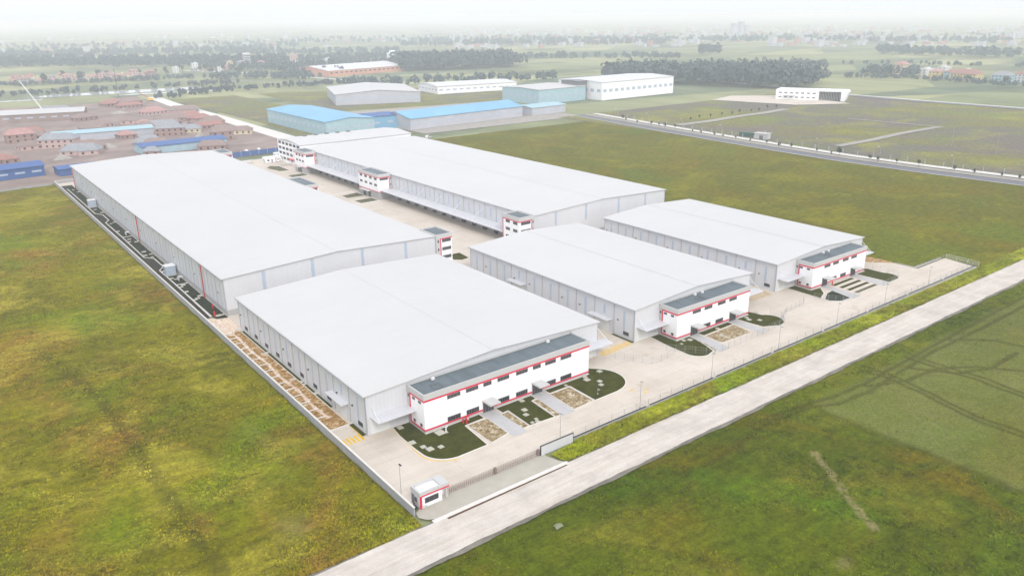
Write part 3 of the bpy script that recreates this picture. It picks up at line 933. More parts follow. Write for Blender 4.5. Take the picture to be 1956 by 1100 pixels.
# stacked crates of the court are not visible; dock steps
# ------------------------------------------------------------------ offices
def office(x0, y0, W, D, H, label, up, lo_, doors, cat='office'):
    root = thing('office_building', label, 'office building', (x0, y0, 0))
    sw = D - 1.3
    MB().box(0, W, 0, sw, .68, H - 1.4).build('wall', M['white'], root)
    MB().box(.06, W - .06, sw, D - .01, .68, H - 1.4).build('rear_wall', M['fascia'], root)
    MB().box(.05, W - .05, .05, D - .01, 0, .68).build('plinth', M['fascia'], root)
    p = MB().ring((-.12, W + .12, -.12, D - .01), (.22, W - .22, .22, D - .26), H - 1.4, H).build('parapet', M['fascia'], root)
    rf = MB().box(.22, W - .22, .22, D - .26, H - .95, H - .42).build('roof', M['membrane'], root)
    for vx in ((W * .12, W * .82) if W > 40 else (W * .42, W * .52)):
        MB().box(vx, vx + .8, D - 1.4, D - .8, H - .42, H + .12).build('roof_vent', M['whitesteel'], rf)
    # lightning conductor outline on the roof
    hx = W * (.08 if W > 40 else .35)
    MB().ring((hx, hx + 2.4, 1.6, 4.0), (hx + .1, hx + 2.3, 1.7, 3.9), H - .42, H - .25).build('roof_hatch', M['frame'], rf)
    t = MB()
    t.box(-.1, W + .1, -.1, -.003, H - 1.86, H - 1.405)
    t.box(-.1, -.003, -.003, sw + .1, H - 1.86, H - 1.405)
    segs, u = [], 0
    for d in sorted(doors):
        segs.append((u, d[0]))
        u = d[1]
    segs.append((u, W))
    for i, (a, b) in enumerate(segs):
        t.box(a - (.1 if i == 0 else 0), b + (.1 if i == len(segs) - 1 else 0), -.1, -.003, .69, 1.06)
    t.box(-.1, -.003, -.003, sw + .1, .69, 1.06)
    t.box(-.1, -.003, sw - .3, sw + .1, 1.06, H - 1.86)
    t.build('red_trim', M['red'], root)
    for a, b in up:
        window(root, 'S', W, D, a, b, H - 2.95, H - 1.95, max(1, int((b - a) / 1.1)), 'greyglass')
    for a, b in lo_:
        window(root, 'S', W, D, a, b, 1.08, 2.28, max(1, int((b - a) / .75)))
    for a, b in doors:
        entrance(root, 'S', W, D, a, b, 3.0)
    for a, b, z0, z1 in ((1.3, 2.4, H - 2.75, H - 2.1), (4.0, 5.1, H - 2.75, H - 2.1), (1.1, 2.0, 1.3, 2.1), (4.1, 5.0, 1.3, 2.1)):
        window(root, 'W', W, D, a, b, z0, z1, 1)
    window(root, 'W', W, D, sw + .45, sw + 1.0, H - 2.9, H - 2.2, 0, out=-.055)
    return root
office(79.35, 138.0, 50.3, 7.55, 9.8, 'long white office block with red bands and two entrances in front of the nearest warehouse',
       [(6.2, 9.8), (11.4, 14.9), (16.4, 18.75), (20.55, 24.05), (26.2, 29.8), (31.45, 33.95), (35.4, 38.9), (40.5, 44.1)],
       [(6.1, 9.7), (11.4, 14.95), (20.6, 24.0), (26.1, 29.7), (35.4, 38.9), (40.5, 44.2)], [(16.1, 19.25), (31.2, 34.4)])
UP2 = [(6.6, 10.2), (11.9, 15.4), (18.0, 21.6), (23.4, 27.0)]
LO2 = [(11.7, 15.1), (17.5, 21.0)]
DO2 = [(6.2, 9.3), (24.1, 27.2)]
office(164.6, 138.5, 33.4, 7.05, 9.7, 'short white red-banded office block beside the pale gravel bed of the middle small warehouse', UP2, LO2, DO2)
office(233.7, 139.2, 33.4, 6.75, 9.6, 'short white red-banded office block beside striped planting beds at the right end', UP2, LO2, DO2)

def tower(x0, y0, W, D, H, label, wcols, side='W', rows=3, doors=False, scols=1, greybase=0, redcol=False):
    root = thing('corner_office', label, 'office building', (x0, y0, 0))
    zb = max(.7, greybase)
    MB().box(0, W - 1.2, 0, D, zb, H - 1.6).build('wall', M['white'], root) if side == 'W' else MB().box(1.7, W, 0, D, zb, H - 1.6).build('wall', M['white'], root)
    if side == 'W':
        MB().box(W - 1.2, W - .02, .06, D - .06, zb, H - 1.6).build('rear_wall', M['fascia'], root)
    else:
        MB().box(.02, 1.7, .06, D - .06, zb, H - 1.6).build('rear_wall', M['fascia'], root)
    MB().box(.05, W - .05, .05, D - .05, 0, zb).build('plinth', M['plinth'] if greybase else M['fascia'], root)
    MB().ring((-.12, W + .12, -.12, D + .12), (.25, W - .25, .25, D - .25), H - 1.6, H).build('parapet', M['fascia'], root)
    MB().box(.25, W - .25, .25, D - .25, H - 1.2, H - .45).build('roof', M['membrane'], root)
    t = MB()
    zt0, zt1 = H - 1.98, H - 1.605
    if side == 'W':
        a, b = -.1, W - 1.2
        t.box(-.1, -.003, -.1, D + .1, zt0, zt1)
        t.box(-.1, -.003, -.1, D + .1, zb + .02, zb + .3)
        t.box(-.003, b, -.1, -.003, zt0, zt1)
        t.box(-.003, b, -.1, -.003, zb + .02, zb + .3)
        t.box(b - .35, b, -.1, -.003, zb + .3, zt0)
        if redcol:
            t.box(-.1, -.003, D - .3, D + .1, zb + .3, zt0)
    else:
        t.box(1.7, W + .1, -.1, -.003, zt0, zt1)
        t.box(1.7, 2.1, -.1, -.003, zb + .3, zt0)
        t.box(1.7, W + .1, -.1, -.003, zb + .02, zb + .3)
    t.build('red_trim', M['red'], root)
    rz = [H - 3.25, H - 6.4, H - 9.6][:rows]
    for i, z in enumerate(rz):
        if z < zb + .4:
            continue
        if side == 'W':
            for a, b in wcols:
                window(root, 'W', W, D, a, b, z, z + 1.2, 2, 'greyglass')
            if scols and (i == 0 or scols > 1):
                window(root, 'S', W, D, .9, W - 2.0, z, z + 1.2, 3, 'greyglass')
            window(root, 'S', W, D, W - .85, W - .3, z + .1, z + 1.0, 0, out=-.055)
        else:
            window(root, 'S', W, D, 2.5, W - .5, z, z + 1.25, 3, 'greyglass')
            window(root, 'S', W, D, .6, 1.2, z + .1, z + 1.1, 0, out=-.055)
    if doors:
        for a, b in doors:
            entrance(root, 'W', W, D, a, b, 3.2, False)
        c = MB()
        a, b = doors[0][0] - .8, doors[-1][1] + .8
        c.box(-2.2, -.003, a, b, 3.4, 3.75)
        c.build('canopy', M['fascia'], root)
    return root
tower(187.1, 241.5, 7.78, 10.9, 13.2, 'three storey white corner office with red outline at the near end of the loading canopy', [(1.2, 4.0), (6.2, 9.0)], scols=2, redcol=True)
tower(187.1, 360.0, 7.78, 22.0, 13.2, 'three storey white office block with red bands halfway along the loading canopy', [(1.6, 4.4), (6.9, 9.7), (12.3, 15.1), (17.6, 20.4)], doors=[(9.0, 11.6), (14.4, 17.2)], greybase=3.9)
tower(187.1, 453.0, 7.78, 16.0, 13.2, 'three storey white corner office at the far end of the loading canopy beside cabins', [(1.6, 4.2), (6.0, 8.6), (10.4, 13.0)], doors=[(6.0, 8.2), (9.0, 11.0)], greybase=3.5)
tower(147.55, 240.9, 6.9, 11.6, 13.2, 'narrow white corner office with red stripe at the near right corner of the longest warehouse', [], side='E')
tower(147.55, 360.0, 6.7, 22.5, 13.0, 'flat dark roofed office block halfway along the right side of the longest warehouse', [], side='E')
tower(147.55, 484.5, 6.7, 15.6, 13.2, 'flat roofed corner office at the far right corner of the longest warehouse', [], side='E')

# four storey building behind the back warehouse
Gr = thing('factory_building', 'white four storey factory building with window rows behind the back warehouse', 'factory', (193.6, 473.5, 0))
Wg, Dg, Hg = 80, 38, 14.0
MB().box(0, Wg, 0, Dg, 0, Hg).build('wall', M['white'], Gr)
mb = MB()
prof = [(-.5, Hg + .02), (Dg / 2, Hg + 1.5), (Dg + .5, Hg + .02), (Dg + .5, Hg + .25), (Dg / 2, Hg + 1.75), (-.5, Hg + .25)]
mb.add([(-.5, a, b) for a, b in prof] + [(Wg + .5, a, b) for a, b in prof],
       [(4, 1, 0, 5), (3, 2, 1, 4), (11, 6, 7, 10), (10, 7, 8, 9)] + [(i, (i + 1) % 6, 6 + (i + 1) % 6, 6 + i) for i in range(6)])
mb.add([(-.01, 0, Hg), (-.01, Dg, Hg), (-.01, Dg / 2, Hg + 1.5)], [(0, 2, 1)])
rf = mb.build('roof', M['roof'], Gr)
for k in range(5):
    MB().box(16 + k * 8, 18.4 + k * 8, Dg - 6, Dg - 4, Hg + .4, Hg + 1.5).build('roof_vent', M['frame'], rf)
for r_ in range(4):
    for k in range(6):
        window(Gr, 'W', Wg, Dg, 2 + k * 6, 6.2 + k * 6, 1.8 + r_ * 3.3, 3.5 + r_ * 3.3, 3)
MB().box(-2.0, -.003, 12, 17, 3.3, 3.7).build('canopy', M['red'], Gr)

# ------------------------------------------------------------------ gate house
gh = thing('guard_house', 'small white gate house with grey parapet, red corner and a wide dark window', 'guard house', (63.5, 113.8, 0))
MB().box(0, 4.9, 0, 3.2, .2, 2.75).build('wall', M['white'], gh)
MB().box(-.1, 5.0, -.1, 3.3, 0, .2).build('plinth', M['fascia'], gh)
MB().box(-.12, -.003, .55, 3.2, .2, 2.75).build('side_wall', M['fascia'], gh)
MB().ring((-.15, 6.5, -.15, 3.35), (.25, 4.7, .25, 2.95), 2.75, 3.65).build('parapet', M['fascia'], gh)
MB().box(.25, 4.7, .25, 2.95, 2.8, 3.25).build('roof', M['whitesteel'], gh)
t = MB()
t.box(-.2, 6.55, -.23, -.153, 2.72, 2.98)
t.box(-.14, .3, -.2, -.003, .2, 2.72)
t.build('red_trim', M['red'], gh)
window(gh, 'S', 4.9, 3.2, 1.0, 4.1, .95, 2.15, 2)
window(gh, 'W', 4.9, 3.2, 1.0, 1.9, 1.1, 2.1, 1, out=.12)
dr = MB().box(-.2, -.122, 2.1, 3.0, .2, 2.3).build('door', M['frame'], gh)
MB().box(6.0, 6.4, .3, .7, 0, 2.75).build('pillar', M['fascia'], gh)
MB().box(5.1, 5.8, .9, 1.5, .9, 1.7).build('electric_box', M['whitesteel'], gh)
bx = thing('cable_reel', 'dark heap of equipment in the corner behind the gate house wall', 'equipment', (62.6, 114.6, 0))
MB().box(-.4, .4, -.3, .5, 0, .7).build('case', M['darksteel'], bx)
MB().tube([(-.2, -.2, .7), (-.2, .1, 1.2), (.3, .3, 1.1)], .1, 6).build('hose', M['darksteel'], bx)
MB().tube([(.5, 0, .5), (1.2, -.8, .5), (2.2, -1.2, .6)], .08, 6).build('barrier_arm', M['steel'], bx)

# sliding retractable gates
def gate(x0, n, label, ends):
    g = thing('retractable_gate', label, 'gate', (x0, 114.9, 0), group='retractable gates across the entrance')
    mb = MB()
    for k in range(n):
        x = k * .46
        mb.tube([(x, -.3, .1), (x, -.3, 1.35), (x, 0, 1.6), (x, .3, 1.35), (x, .3, .1)], .035, 5)
        if k < n - 1:
            for y in (-.3, .3):
                mb.tube([(x, y, .25), (x + .46, y, 1.2)], .022, 4)
                mb.tube([(x, y, 1.2), (x + .46, y, .25)], .022, 4)
    mb.build('folding_frame', M['copper'], g)
    mb = MB()
    for k in range(0, n, 4):
        for y in (-.3, .3):
            mb.tube([(k * .46, y - .04, .08), (k * .46, y + .04, .08)], .08, 8)
    mb.build('wheel_set', M['darksteel'], g)
    e = MB().box(ends - .28, ends + .28, -.36, .36, .12, 1.35)
    e.box(ends - .2, ends + .2, -.2, .2, 1.35, 1.6)
    e.build('motor_box', M['copper'], g)
    return g
gate(70.6, 25, 'retractable bronze gate, the half next to the gate house', 24 * .46 + .5)
gate(82.7, 24, 'retractable bronze gate, the half next to the blank white board', 23 * .46 + .4)

# blank board wall at the entrance
sb = thing('sign_board', 'blank white sign wall with a dark frame at the right end of the entrance gate', 'sign board', (93.9, 114.2, 0))
MB().box(.12, 9.3, .1, .3, .1, 2.35).build('panel', M['canopy'], sb)
f = MB()
f.box(0, .12, .05, .35, 0, 2.47)
f.box(9.3, 9.42, .05, .35, 0, 2.47)
f.box(.12, 9.3, .05, .35, 2.35, 2.47)
f.build('frame', M['darksteel'], sb)

# boundary wall on the left
bw = thing('boundary_wall', 'long low grey concrete wall between the site and the left meadow', 'wall', (61.6, 112.9, 0))
MB().box(-.12, .12, 0, 407, -.4, 1.65).build('wall_panel', M['concwall'], bw)
MB().box(-.22, .22, 0, 407, 1.65, 1.82).build('coping', M['kerb'], bw)
for k in range(69):
    MB().box(-.2, .2, k * 6 + .1, k * 6 + .5, -.4, 1.648).build('pier', M['concwall'], bw)
rw = thing('boundary_wall', 'low pale wall closing the far end of the longest warehouse plot', 'wall', (61.8, 521, 0), R(3))
MB().box(0, 108, -.12, .12, -.2, 1.7).build('wall_panel', M['concwall'], rw)
MB().box(0, 108, -.2, .2, 1.7, 1.85).build('coping', M['kerb'], rw)
lw = thing('boundary_wall', 'low weathered wall along the far edge of the left meadow', 'wall', (-160, 500, 0), R(5.2))
MB().box(0, 221, -.12, .12, -.3, .9).build('wall_panel', M['concwall'], lw)

# front fence: low wall, dark band, thin posts and mesh
def wires(mb, x0, x1, z0, z1, step=.5, r=.009):
    n = int((x1 - x0) / step)
    for k in range(1, n):
        x = x0 + k * step
        mb.box(x - r, x + r, -r, r, z0, z1)
    for z in np.arange(z0, z1 + .01, (z1 - z0) / 3):
        mb.box(x0, x1, -r, r, z - r, z + r)
ff = thing('front_fence', 'low white plinth fence with thin wire posts along the grass verge by the white road', 'fence', (103.3, 115.0, 0), R(.3))
MB().box(0, 199, -.16, .16, -.5, .62).build('plinth', M['concwall'], ff)
mb = MB()
for k in range(8):
    mb.box(k * 25 + .4, k * 25 + 24, -.1, .1, .622, .86)
mb.build('dark_band', M['darksteel'], ff)  # dark strip laid along the top of the low wall
for k in range(49):
    MB().tube([(k * 4.1 + .3, .04, .55), (k * 4.1 + .3, .04, 2.5)], .045, 5).build('post', M['steel'], ff)
mb = MB()
wires(mb, .3, 197, .9, 2.4, .8)
mb.build('wire_mesh', M['steel'], ff)

def mesh_fence(pts, label, h=2.0, z=.05, step=2.6, mat='steel', grp=None, wr=.012):
    f = thing('mesh_fence', label, 'fence', (pts[0][0], pts[0][1], z), group=grp)
    o = Vector((pts[0][0], pts[0][1], 0))
    mb = MB()
    for a, b in zip(pts[:-1], pts[1:]):
        a, b = Vector((*a, 0)) - o, Vector((*b, 0)) - o
        n = max(1, round((b - a).length / step))
        for k in range(n + 1):
            if k == n and b != Vector((*pts[-1], 0)) - o:
                continue
            p = a.lerp(b, k / n)
            MB().tube([p, p + Vector((0, 0, h))], .04, 5).build('post', M[mat], f)
        m_ = int((b - a).length / .55)
        for k in range(m_):
            p = a.lerp(b, (k + .5) / m_)
            mb.tube([p + Vector((0, 0, .15)), p + Vector((0, 0, h - .1))], wr, 3)
        for q in (.15, h * .5, h - .1):
            mb.tube([a + Vector((0, 0, q)), b + Vector((0, 0, q))], wr * 1.6, 3)
    mb.build('wire_mesh', M[mat], f)
    return f
mesh_fence([(142, 140.6), (147.5, 132.0), (150.5, 131.4), (156.6, 132.2)], 'thin wire mesh fence crossing the yard between the first and second office')
mesh_fence([(157.2, 135.6), (160.4, 131.6), (164, 127), (169.3, 125.6), (188.4, 125.9)], 'thin wire mesh fence curving round the gravel bed of the second office')
mesh_fence([(188.8, 126.2), (195, 126.6), (200.5, 126.9), (203.9, 130.4), (203.2, 134)], 'thin wire mesh fence round the right lawn of the second office')
mesh_fence([(201.8, 128.8), (209.4, 132.2), (219.7, 132.9), (222, 134.5)], 'thin wire mesh fence in the yard between the second and third office')
mesh_fence([(227.2, 133.8), (229, 130), (232, 126.4), (240.9, 125.8)], 'thin wire mesh fence round the dark planting bed of the third office')
mesh_fence([(257, 126.3), (263, 126.4), (269.4, 127.4), (271.4, 132.5), (271.9, 138.6)], 'thin wire mesh fence round the right lawn of the third office')
wf = mesh_fence([(304.9, 115.6), (306.2, 128.2)], 'white framed fence panels at the far right corner of the concrete pad', 1.8, .05, 4.2, 'whitesteel', None, .03)
mesh_fence([(285.4, 128.9), (306.0, 128.8)], 'low pale wire fence between the concrete pad and the meadow', 1.3, .05, 3, 'steel')

# light poles
def pole(loc, h, label, arm, grp):
    p = thing('light_pole', label, 'light pole', loc, group=grp)
    MB().tube([(0, 0, 0), (0, 0, h)], [.07, .04], 8).build('pole', M['steel'], p)
    MB().box(-.2, .2, -.2, .2, 0, .18).build('base', M['concwall'], p)
    MB().box(-.16, .16, -.7, .1, 0, .14).build('lamp_head', M['darksteel'] if arm else M['steel'], p).location = (0, 0, h)
    return p
pole((62.5, 119.5, 0), 7.6, 'light pole with a dark head behind the boundary wall near the gate house', 1, None)
px = [101.2, 126.6, 153.2, 182.3, 211.7, 239.5, 268.2]
wh = ['nearest the blank sign board', 'opposite the right lawn of the first office', 'opposite the yard between first and second office', 'opposite the gravel bed of the second office',
      'opposite the yard left of the third office', 'opposite the dark bed of the third office', 'opposite the right lawn of the third office']
for x, t_ in zip(px, wh):
    pole((x, 116.4, 0), 7.0, 'thin grey light pole behind the front fence, ' + t_, 0, 'light poles along the front fence')
pole((123.6, 128.0, 0), 1.4, 'tiny dark bollard lamp on the yard beside the right lawn of the first office', 0, None).scale = (1, 1, 1)

# kerb hooks: white curved kerbs of the parking bays on the gravel strip
hp = []
for t_ in range(11):
    a = R(180 - 90 * t_ / 10)
    hp.append((1.5 + 1.3 * math.cos(a), 1.6 + 1.1 * math.sin(a)))
hk = None
for k in range(17):
    y = 235.2 - k * 4.75
    lab = 'white curved kerb on the gravel strip, ' + (nth(k) + ' from the far end' if k < 9 else nth(16 - k) + ' from the near end')
    if hk is None:
        mb = MB()
        full = [(.2, 0), (.2, .9)] + hp + [(2.2, 2.7), (3.1, 2.72)]
        mb.tube([(a, b, .12) for a, b in full], .13, 6)
        hk = tag(mb.build('curved_kerb', M['whitesteel'], None, (62.0, y - 1.8, .05)), lab, 'kerb', 'curved white kerbs on the gravel strip')
    else:
        o = hk.copy()
        C.objects.link(o)
        o.location = (62.0, y - 1.8, .05)
        o['label'] = lab

# inspection covers
covers = [(82.2, 136.3, 1.9, 'by the near left corner of the first office'), (74.9, 136.4, 1.3, 'on the left edge of the first lawn'), (75.9, 133.3, 1.0, 'leftmost of the three on the curve of the first lawn'),
          (76.6, 131.6, 1.35, 'largest and whitest on the curve of the first lawn'), (79.0, 130.9, 1.0, 'rightmost of the three on the curve of the first lawn'), (76.2, 144.0, 1.2, 'at the back left corner of the first lawn'),
          (106.4, 136.9, 1.0, 'close to the wall between the two entrances of the first office'), (104.0, 132.8, 1.1, 'farther of the pair in the middle lawn of the first office'), (102.8, 130.7, 1.0, 'nearer of the pair in the middle lawn of the first office'),
          (103.4, 127.6, .6, 'small, upper one at the front edge of the middle lawn'), (101.6, 126.8, .6, 'small, left one at the front edge of the middle lawn'), (102.9, 126.5, .8, 'right one at the front edge of the middle lawn'),
          (133.0, 137.3, 1.1, 'farthest on the right lawn of the first office'), (127.6, 137.2, 1.0, 'farther of the pair by the right corner of the first office'), (126.9, 135.6, 1.3, 'larger of the pair by the right corner of the first office'),
          (128.9, 132.9, 1.0, 'farther of the pair on the first office right lawn'), (127.8, 131.2, .95, 'nearer of the pair on the first office right lawn'), (120.5, 136.6, .6, 'small, by the right gravel bed of the first office'),
          (166.4, 137.2, .9, 'by the near left corner of the second office'), (168.2, 136.4, 1.2, 'beside the left path of the second office'), (164.0, 135.9, .6, 'small, on the left lawn of the second office'),
          (181.3, 136.9, .9, 'on the strip under the second office'), (177.9, 132.7, 1.1, 'lying in the gravel of the second office'), (201.3, 138.0, 1.0, 'farthest on the right lawn of the second office'),
          (195.4, 137.0, .9, 'farther of the pair beside the right path of the second office'), (194.6, 135.5, 1.1, 'nearer of the pair beside the right path of the second office'), (196.9, 133.2, 1.0, 'middle of the right lawn of the second office')]
for x, y, s_, t_ in covers:
    c = thing('inspection_cover', 'pale concrete inspection cover ' + t_, 'inspection cover', (x, y, .1), random.uniform(-.1, .1), 'inspection covers')
    MB().ring((-s_ / 2 - .08, s_ / 2 + .08, -s_ / 2 - .08, s_ / 2 + .08), (-s_ / 2, s_ / 2, -s_ / 2, s_ / 2), 0, .16).build('rim', M['cover'], c)
    MB().box(-s_ / 2, s_ / 2, -s_ / 2, s_ / 2, 0, .12).build('slab', M['cover'], c)
side = [(67.9, 226.4), (68.2, 205.4), (66.9, 205.0), (66.8, 184.2), (68.2, 181.4), (68.2, 179.6), (68.2, 172.8)]
st = [(66.7, 494.5), (67.8, 486.2), (66.4, 433.2), (67.7, 424.0), (66.3, 396.8), (68.0, 398.6), (65.4, 379.2), (66.3, 361.6), (65.5, 357.2), (67.8, 355.4), (66.4, 336.9), (67.8, 331.7), (65.5, 330.9), (67.3, 327.2),
      (65.3, 304.0), (65.6, 293.3), (66.5, 291.4), (66.7, 282.7), (65.5, 280.9), (65.3, 274.4), (67.8, 267.1), (66.5, 265.0), (65.4, 264.1), (66.7, 244.0), (68.0, 244.0)]
cv = None
for grp, lst, t_ in (('a', side, 'pale slab on the grass strip beside the nearest warehouse, %s counted from the far end'), ('b', st, 'pale slab in the dark strip along the longest warehouse, %s')):
    for k, (x, y) in enumerate(lst):
        s_ = t_ % (nth(k) if grp == 'a' else (nth(k) + ' from the far end' if k < 13 else nth(24 - k) + ' from the near end'))
        if cv is None:
            cv = thing('inspection_cover', s_, 'inspection cover', (x, y, .1), 0, 'slabs in the side strips')
            MB().ring((-.68, .68, -.5, .5), (-.6, .6, -.42, .42), 0, .17).build('rim', M['kerb'], cv)
            MB().box(-.6, .6, -.42, .42, 0, .13).build('slab', M['cover'], cv)
        else:
            dup(cv, (x, y, .1), 0, s_, random.uniform(.75, 1.15))

# hydrants and standpipes
def hydrant(loc, label, s_=1.0):
    h = thing('fire_hydrant', label, 'hydrant', loc, group='red fire hydrants')
    MB().tube([(0, 0, 0), (0, 0, .85), (0, 0, 1.0), (0, 0, 1.1)], [.16, .16, .2, .06], 8).build('barrel', M['hydrant'], h)
    MB().tube([(-.3, 0, .65), (.3, 0, .65)], .09, 8).build('outlet', M['hydrant'], h)
    MB().tube([(0, 0, 0), (0, 0, .08)], .28, 8).build('flange', M['hydrant'], h)
    h.scale = (s_,) * 3
hydrant((89.0, 136.9, .1), 'red hydrant on the lawn by the first office, left of the red cabinet')
hydrant((89.6, 136.3, .1), 'red hydrant on the lawn by the first office, front one under the red cabinet')
hydrant((244.4, 137.9, .1), 'red hydrant in front of the third office beside its left path', 1.2)
hydrant((65.7, 244.3, .1), 'red hydrant at the near end of the dark planting strip, on the slabs', 1.6)
hydrant((67.6, 252.2, .1), 'red hydrant in the dark planting strip close to the warehouse wall', 1.3)
hc = thing('hose_cabinet', 'red standing hose cabinet on the lawn by the first office', 'cabinet', (90.2, 136.9, .1))
MB().box(-.4, .4, -.2, .2, .15, 1.3).build('case', M['hydrant'], hc)
MB().box(-.3, .3, -.23, -.203, .4, 1.15).build('door', M['fascia'], hc)
vp = thing('vent_pipe', 'white bent vent pipe standing on the lawn by the near corner of the first office', 'pipe', (83.4, 135.6, .1))
MB().tube([(0, 0, 0), (0, 0, 1.4), (.1, -.1, 1.6), (.3, -.3, 1.55)], .17, 8).build('pipe', M['whitesteel'], vp)
MB().box(-.4, .4, -.4, .4, 0, .15).build('base', M['cover'], vp)

# pump kiosks and pipe frames beside the long warehouse
def kiosk(loc, label):
    k = thing('pump_kiosk', label, 'kiosk', loc, group='pale kiosks beside the longest warehouse')
    MB().box(-1.7, 1.7, -1.7, 1.7, .2, 3.6).build('wall', M['skylight'], k)
    MB().box(-1.85, 1.85, -1.85, 1.85, 3.6, 3.85).build('roof', M['whitesteel'], k)
    MB().box(-1.9, 1.9, -1.9, 1.9, 0, .2).build('base', M['cover'], k)
    for u in (-.85, .85):
        MB().box(u - .03, u + .03, -1.74, -1.703, .3, 3.5).build('rib', M['pipe'], k)
        MB().box(-1.74, -1.703, u - .03, u + .03, .3, 3.5).build('rib', M['pipe'], k)
kiosk((66.6, 298.5, .05), 'pale grey kiosk beside the longest warehouse, the one nearer the camera')
kiosk((66.6, 441, .05), 'pale grey kiosk beside the longest warehouse, the one at the far end')
for y, t_ in ((288.5, 'nearer the camera, below the near kiosk'), (369.5, 'farther away, next to the middle red pipe')):
    p = thing('pipe_rack', 'white pipe manifold against the longest warehouse wall, ' + t_, 'pipe rack', (67.6, y, .05))
    for k in range(4):
        MB().tube([(-.6, k * .7, 0), (-.6, k * .7, 1.3), (.9, k * .7, 1.3)], .08, 6).build('pipe', M['whitesteel'], p)
    MB().tube([(-.6, -.3, .9), (-.6, 2.5, .9)], .1, 6).build('header', M['whitesteel'], p)

# ------------------------------------------------------------------ court: cabins, fence, vehicles
def cabin(loc, w_, d_, h_, label, rz=0):
    c = thing('site_cabin', label, 'cabin', loc, rz)
    MB().box(0, w_, 0, d_, .15, h_).build('wall', M['white'], c)
    MB().box(-.2, w_ + .2, -.2, d_ + .2, h_, h_ + .2).build('roof', M['whitesteel'], c)
    MB().box(-.05, -.003, d_ * .2, d_ * .35, .2, 2.3).build('door', M['frame'], c)
    MB().box(-.05, -.003, d_ * .55, d_ * .8, 1.1, 2.2).build('window', M['glass'], c)
    MB().box(w_ * .2, w_ * .4, -.05, -.003, 1.1, 2.2).build('window', M['glass'], c)
    MB().box(w_ * .6, w_ * .72, -.05, -.003, .2, 2.3).build('door', M['frame'], c)
cabin((181.5, 505, .05), 7, 5, 3.4, 'white site cabin with a dark door in the court, leftmost of the row')
cabin((189.6, 506.2, .05), 3.6, 6, 3.0, 'small white site cabin between the other two')
cabin((194.4, 519, .05), 6, 5, 3.2, 'white site cabin farthest back near the blue fence')
cn = thing('bike_shelter', 'low open bike shelter with a pale roof near the longest warehouse', 'shelter', (169.5, 510.5, .05))
MB().box(0, 6, 0, 2.6, 1.9, 2.05).build('roof', M['canopy'], cn)
for x, y in ((.2, .2), (5.8, .2), (.2, 2.4), (5.8, 2.4)):
    MB().tube([(x, y, 0), (x, y, 1.9)], .06, 6).build('post', M['steel'], cn)
br = thing('bicycle_rack', 'grey bicycle rack on the lawn in front of the far corner office', 'rack', (186, 489, .05))
mb = MB()
for k in range(7):
    mb.tube([(k * .8, 0, 0), (k * .8, 0, .8), (k * .8, 1.4, .8), (k * .8, 1.4, 0)], .05, 5)
mb.tube([(0, 0, .1), (4.8, 0, .1)], .05, 5)
mb.tube([(0, 1.4, .1), (4.8, 1.4, .1)], .05, 5)
mb.build('hoops', M['steel'], br)
M['blue'] = plain('blue_sheet', (.05, .12, .32), .6, .3, .2, .3, st=(3, 3, .3))
M['bluelight'] = plain('sky_blue_sheet', (.19, .42, .62), .6, .3, .15, .05)
bf = thing('hoarding', 'blue sheet hoarding with pale posts closing the far end of the court', 'fence', (153, 541, 0), R(2))
MB().box(0, 64, -.06, .06, .1, 3.4).build('sheeting', M['blue'], bf)
for k in range(11):
    MB().tube([(k * 6.3 + .3, -.14, 0), (k * 6.3 + .3, -.14, 4.2)], .07, 5).build('post', M['whitesteel'], bf)

def vehicle(loc, rz, label, col='white', van=False):
    c = thing('parked_car', label, 'car', loc, rz, 'vehicles parked behind the warehouses')
    m_ = M['whitesteel'] if col == 'white' else M[col]
    Lc, Wc, Hc = (5.2, 2.0, 2.2) if van else (4.4, 1.8, 1.45)
    prof = [(0, .35), (Lc, .35), (Lc, .8), (Lc * .8, .95), (Lc * .66, Hc), (Lc * (.04 if van else .2), Hc), (0, .95)]
    n = len(prof)
    mb = MB()
    mb.add([(x - Lc / 2, -Wc / 2, z) for x, z in prof] + [(x - Lc / 2, Wc / 2, z) for x, z in prof], [tuple(range(n)), tuple(range(2 * n - 1, n - 1, -1))] + [((i + 1) % n, i, n + i, n + (i + 1) % n) for i in range(n)])
    mb.build('body', m_, c)
    for s_ in (-1, 1):
        MB().box(-Lc * .24, Lc * .16, s_ * Wc / 2 - .02, s_ * Wc / 2 + .02, 1.0, Hc - .1).build('window', M['glass'], c)
        for x in (-Lc * .3, Lc * .3):
            MB().tube([(x, s_ * (Wc / 2 - .2), .33), (x, s_ * (Wc / 2 + .02), .33)], .33, 10).build('wheel', M['darksteel'], c)
    return c
vehicle((321.4, 529.8, .05), R(20), 'white van standing at the corner of the green meadow behind the back warehouse', 'white', True)
vehicle((188.5, 561, .05), R(95), 'white car behind the blue hoarding, left one of the pair', 'white')
vehicle((198, 562, .05), R(88), 'white car behind the blue hoarding, right one of the pair', 'white')

# concrete marker blocks and debris in the front meadow
M['tarp'] = plain('pale_tarp', (.22, .25, .15), .9, .1, .2, 1)
tp = MB()
tp.add([(-.9, -.6, .1), (0, -.7, .35), (.9, -.5, .1), (-.8, .1, .4), (0, .1, .75), (.9, .15, .35), (-.7, .7, .1), (0, .8, .3), (.8, .7, .1)], [(0, 1, 4, 3), (1, 2, 5, 4), (3, 4, 7, 6), (4, 5, 8, 7)])
tag(tp.build('sheet_cover', M['tarp'], None, (80.8, 93.2, .0)), 'crumpled pale green sheet lying in the front meadow near the road', 'sheet')

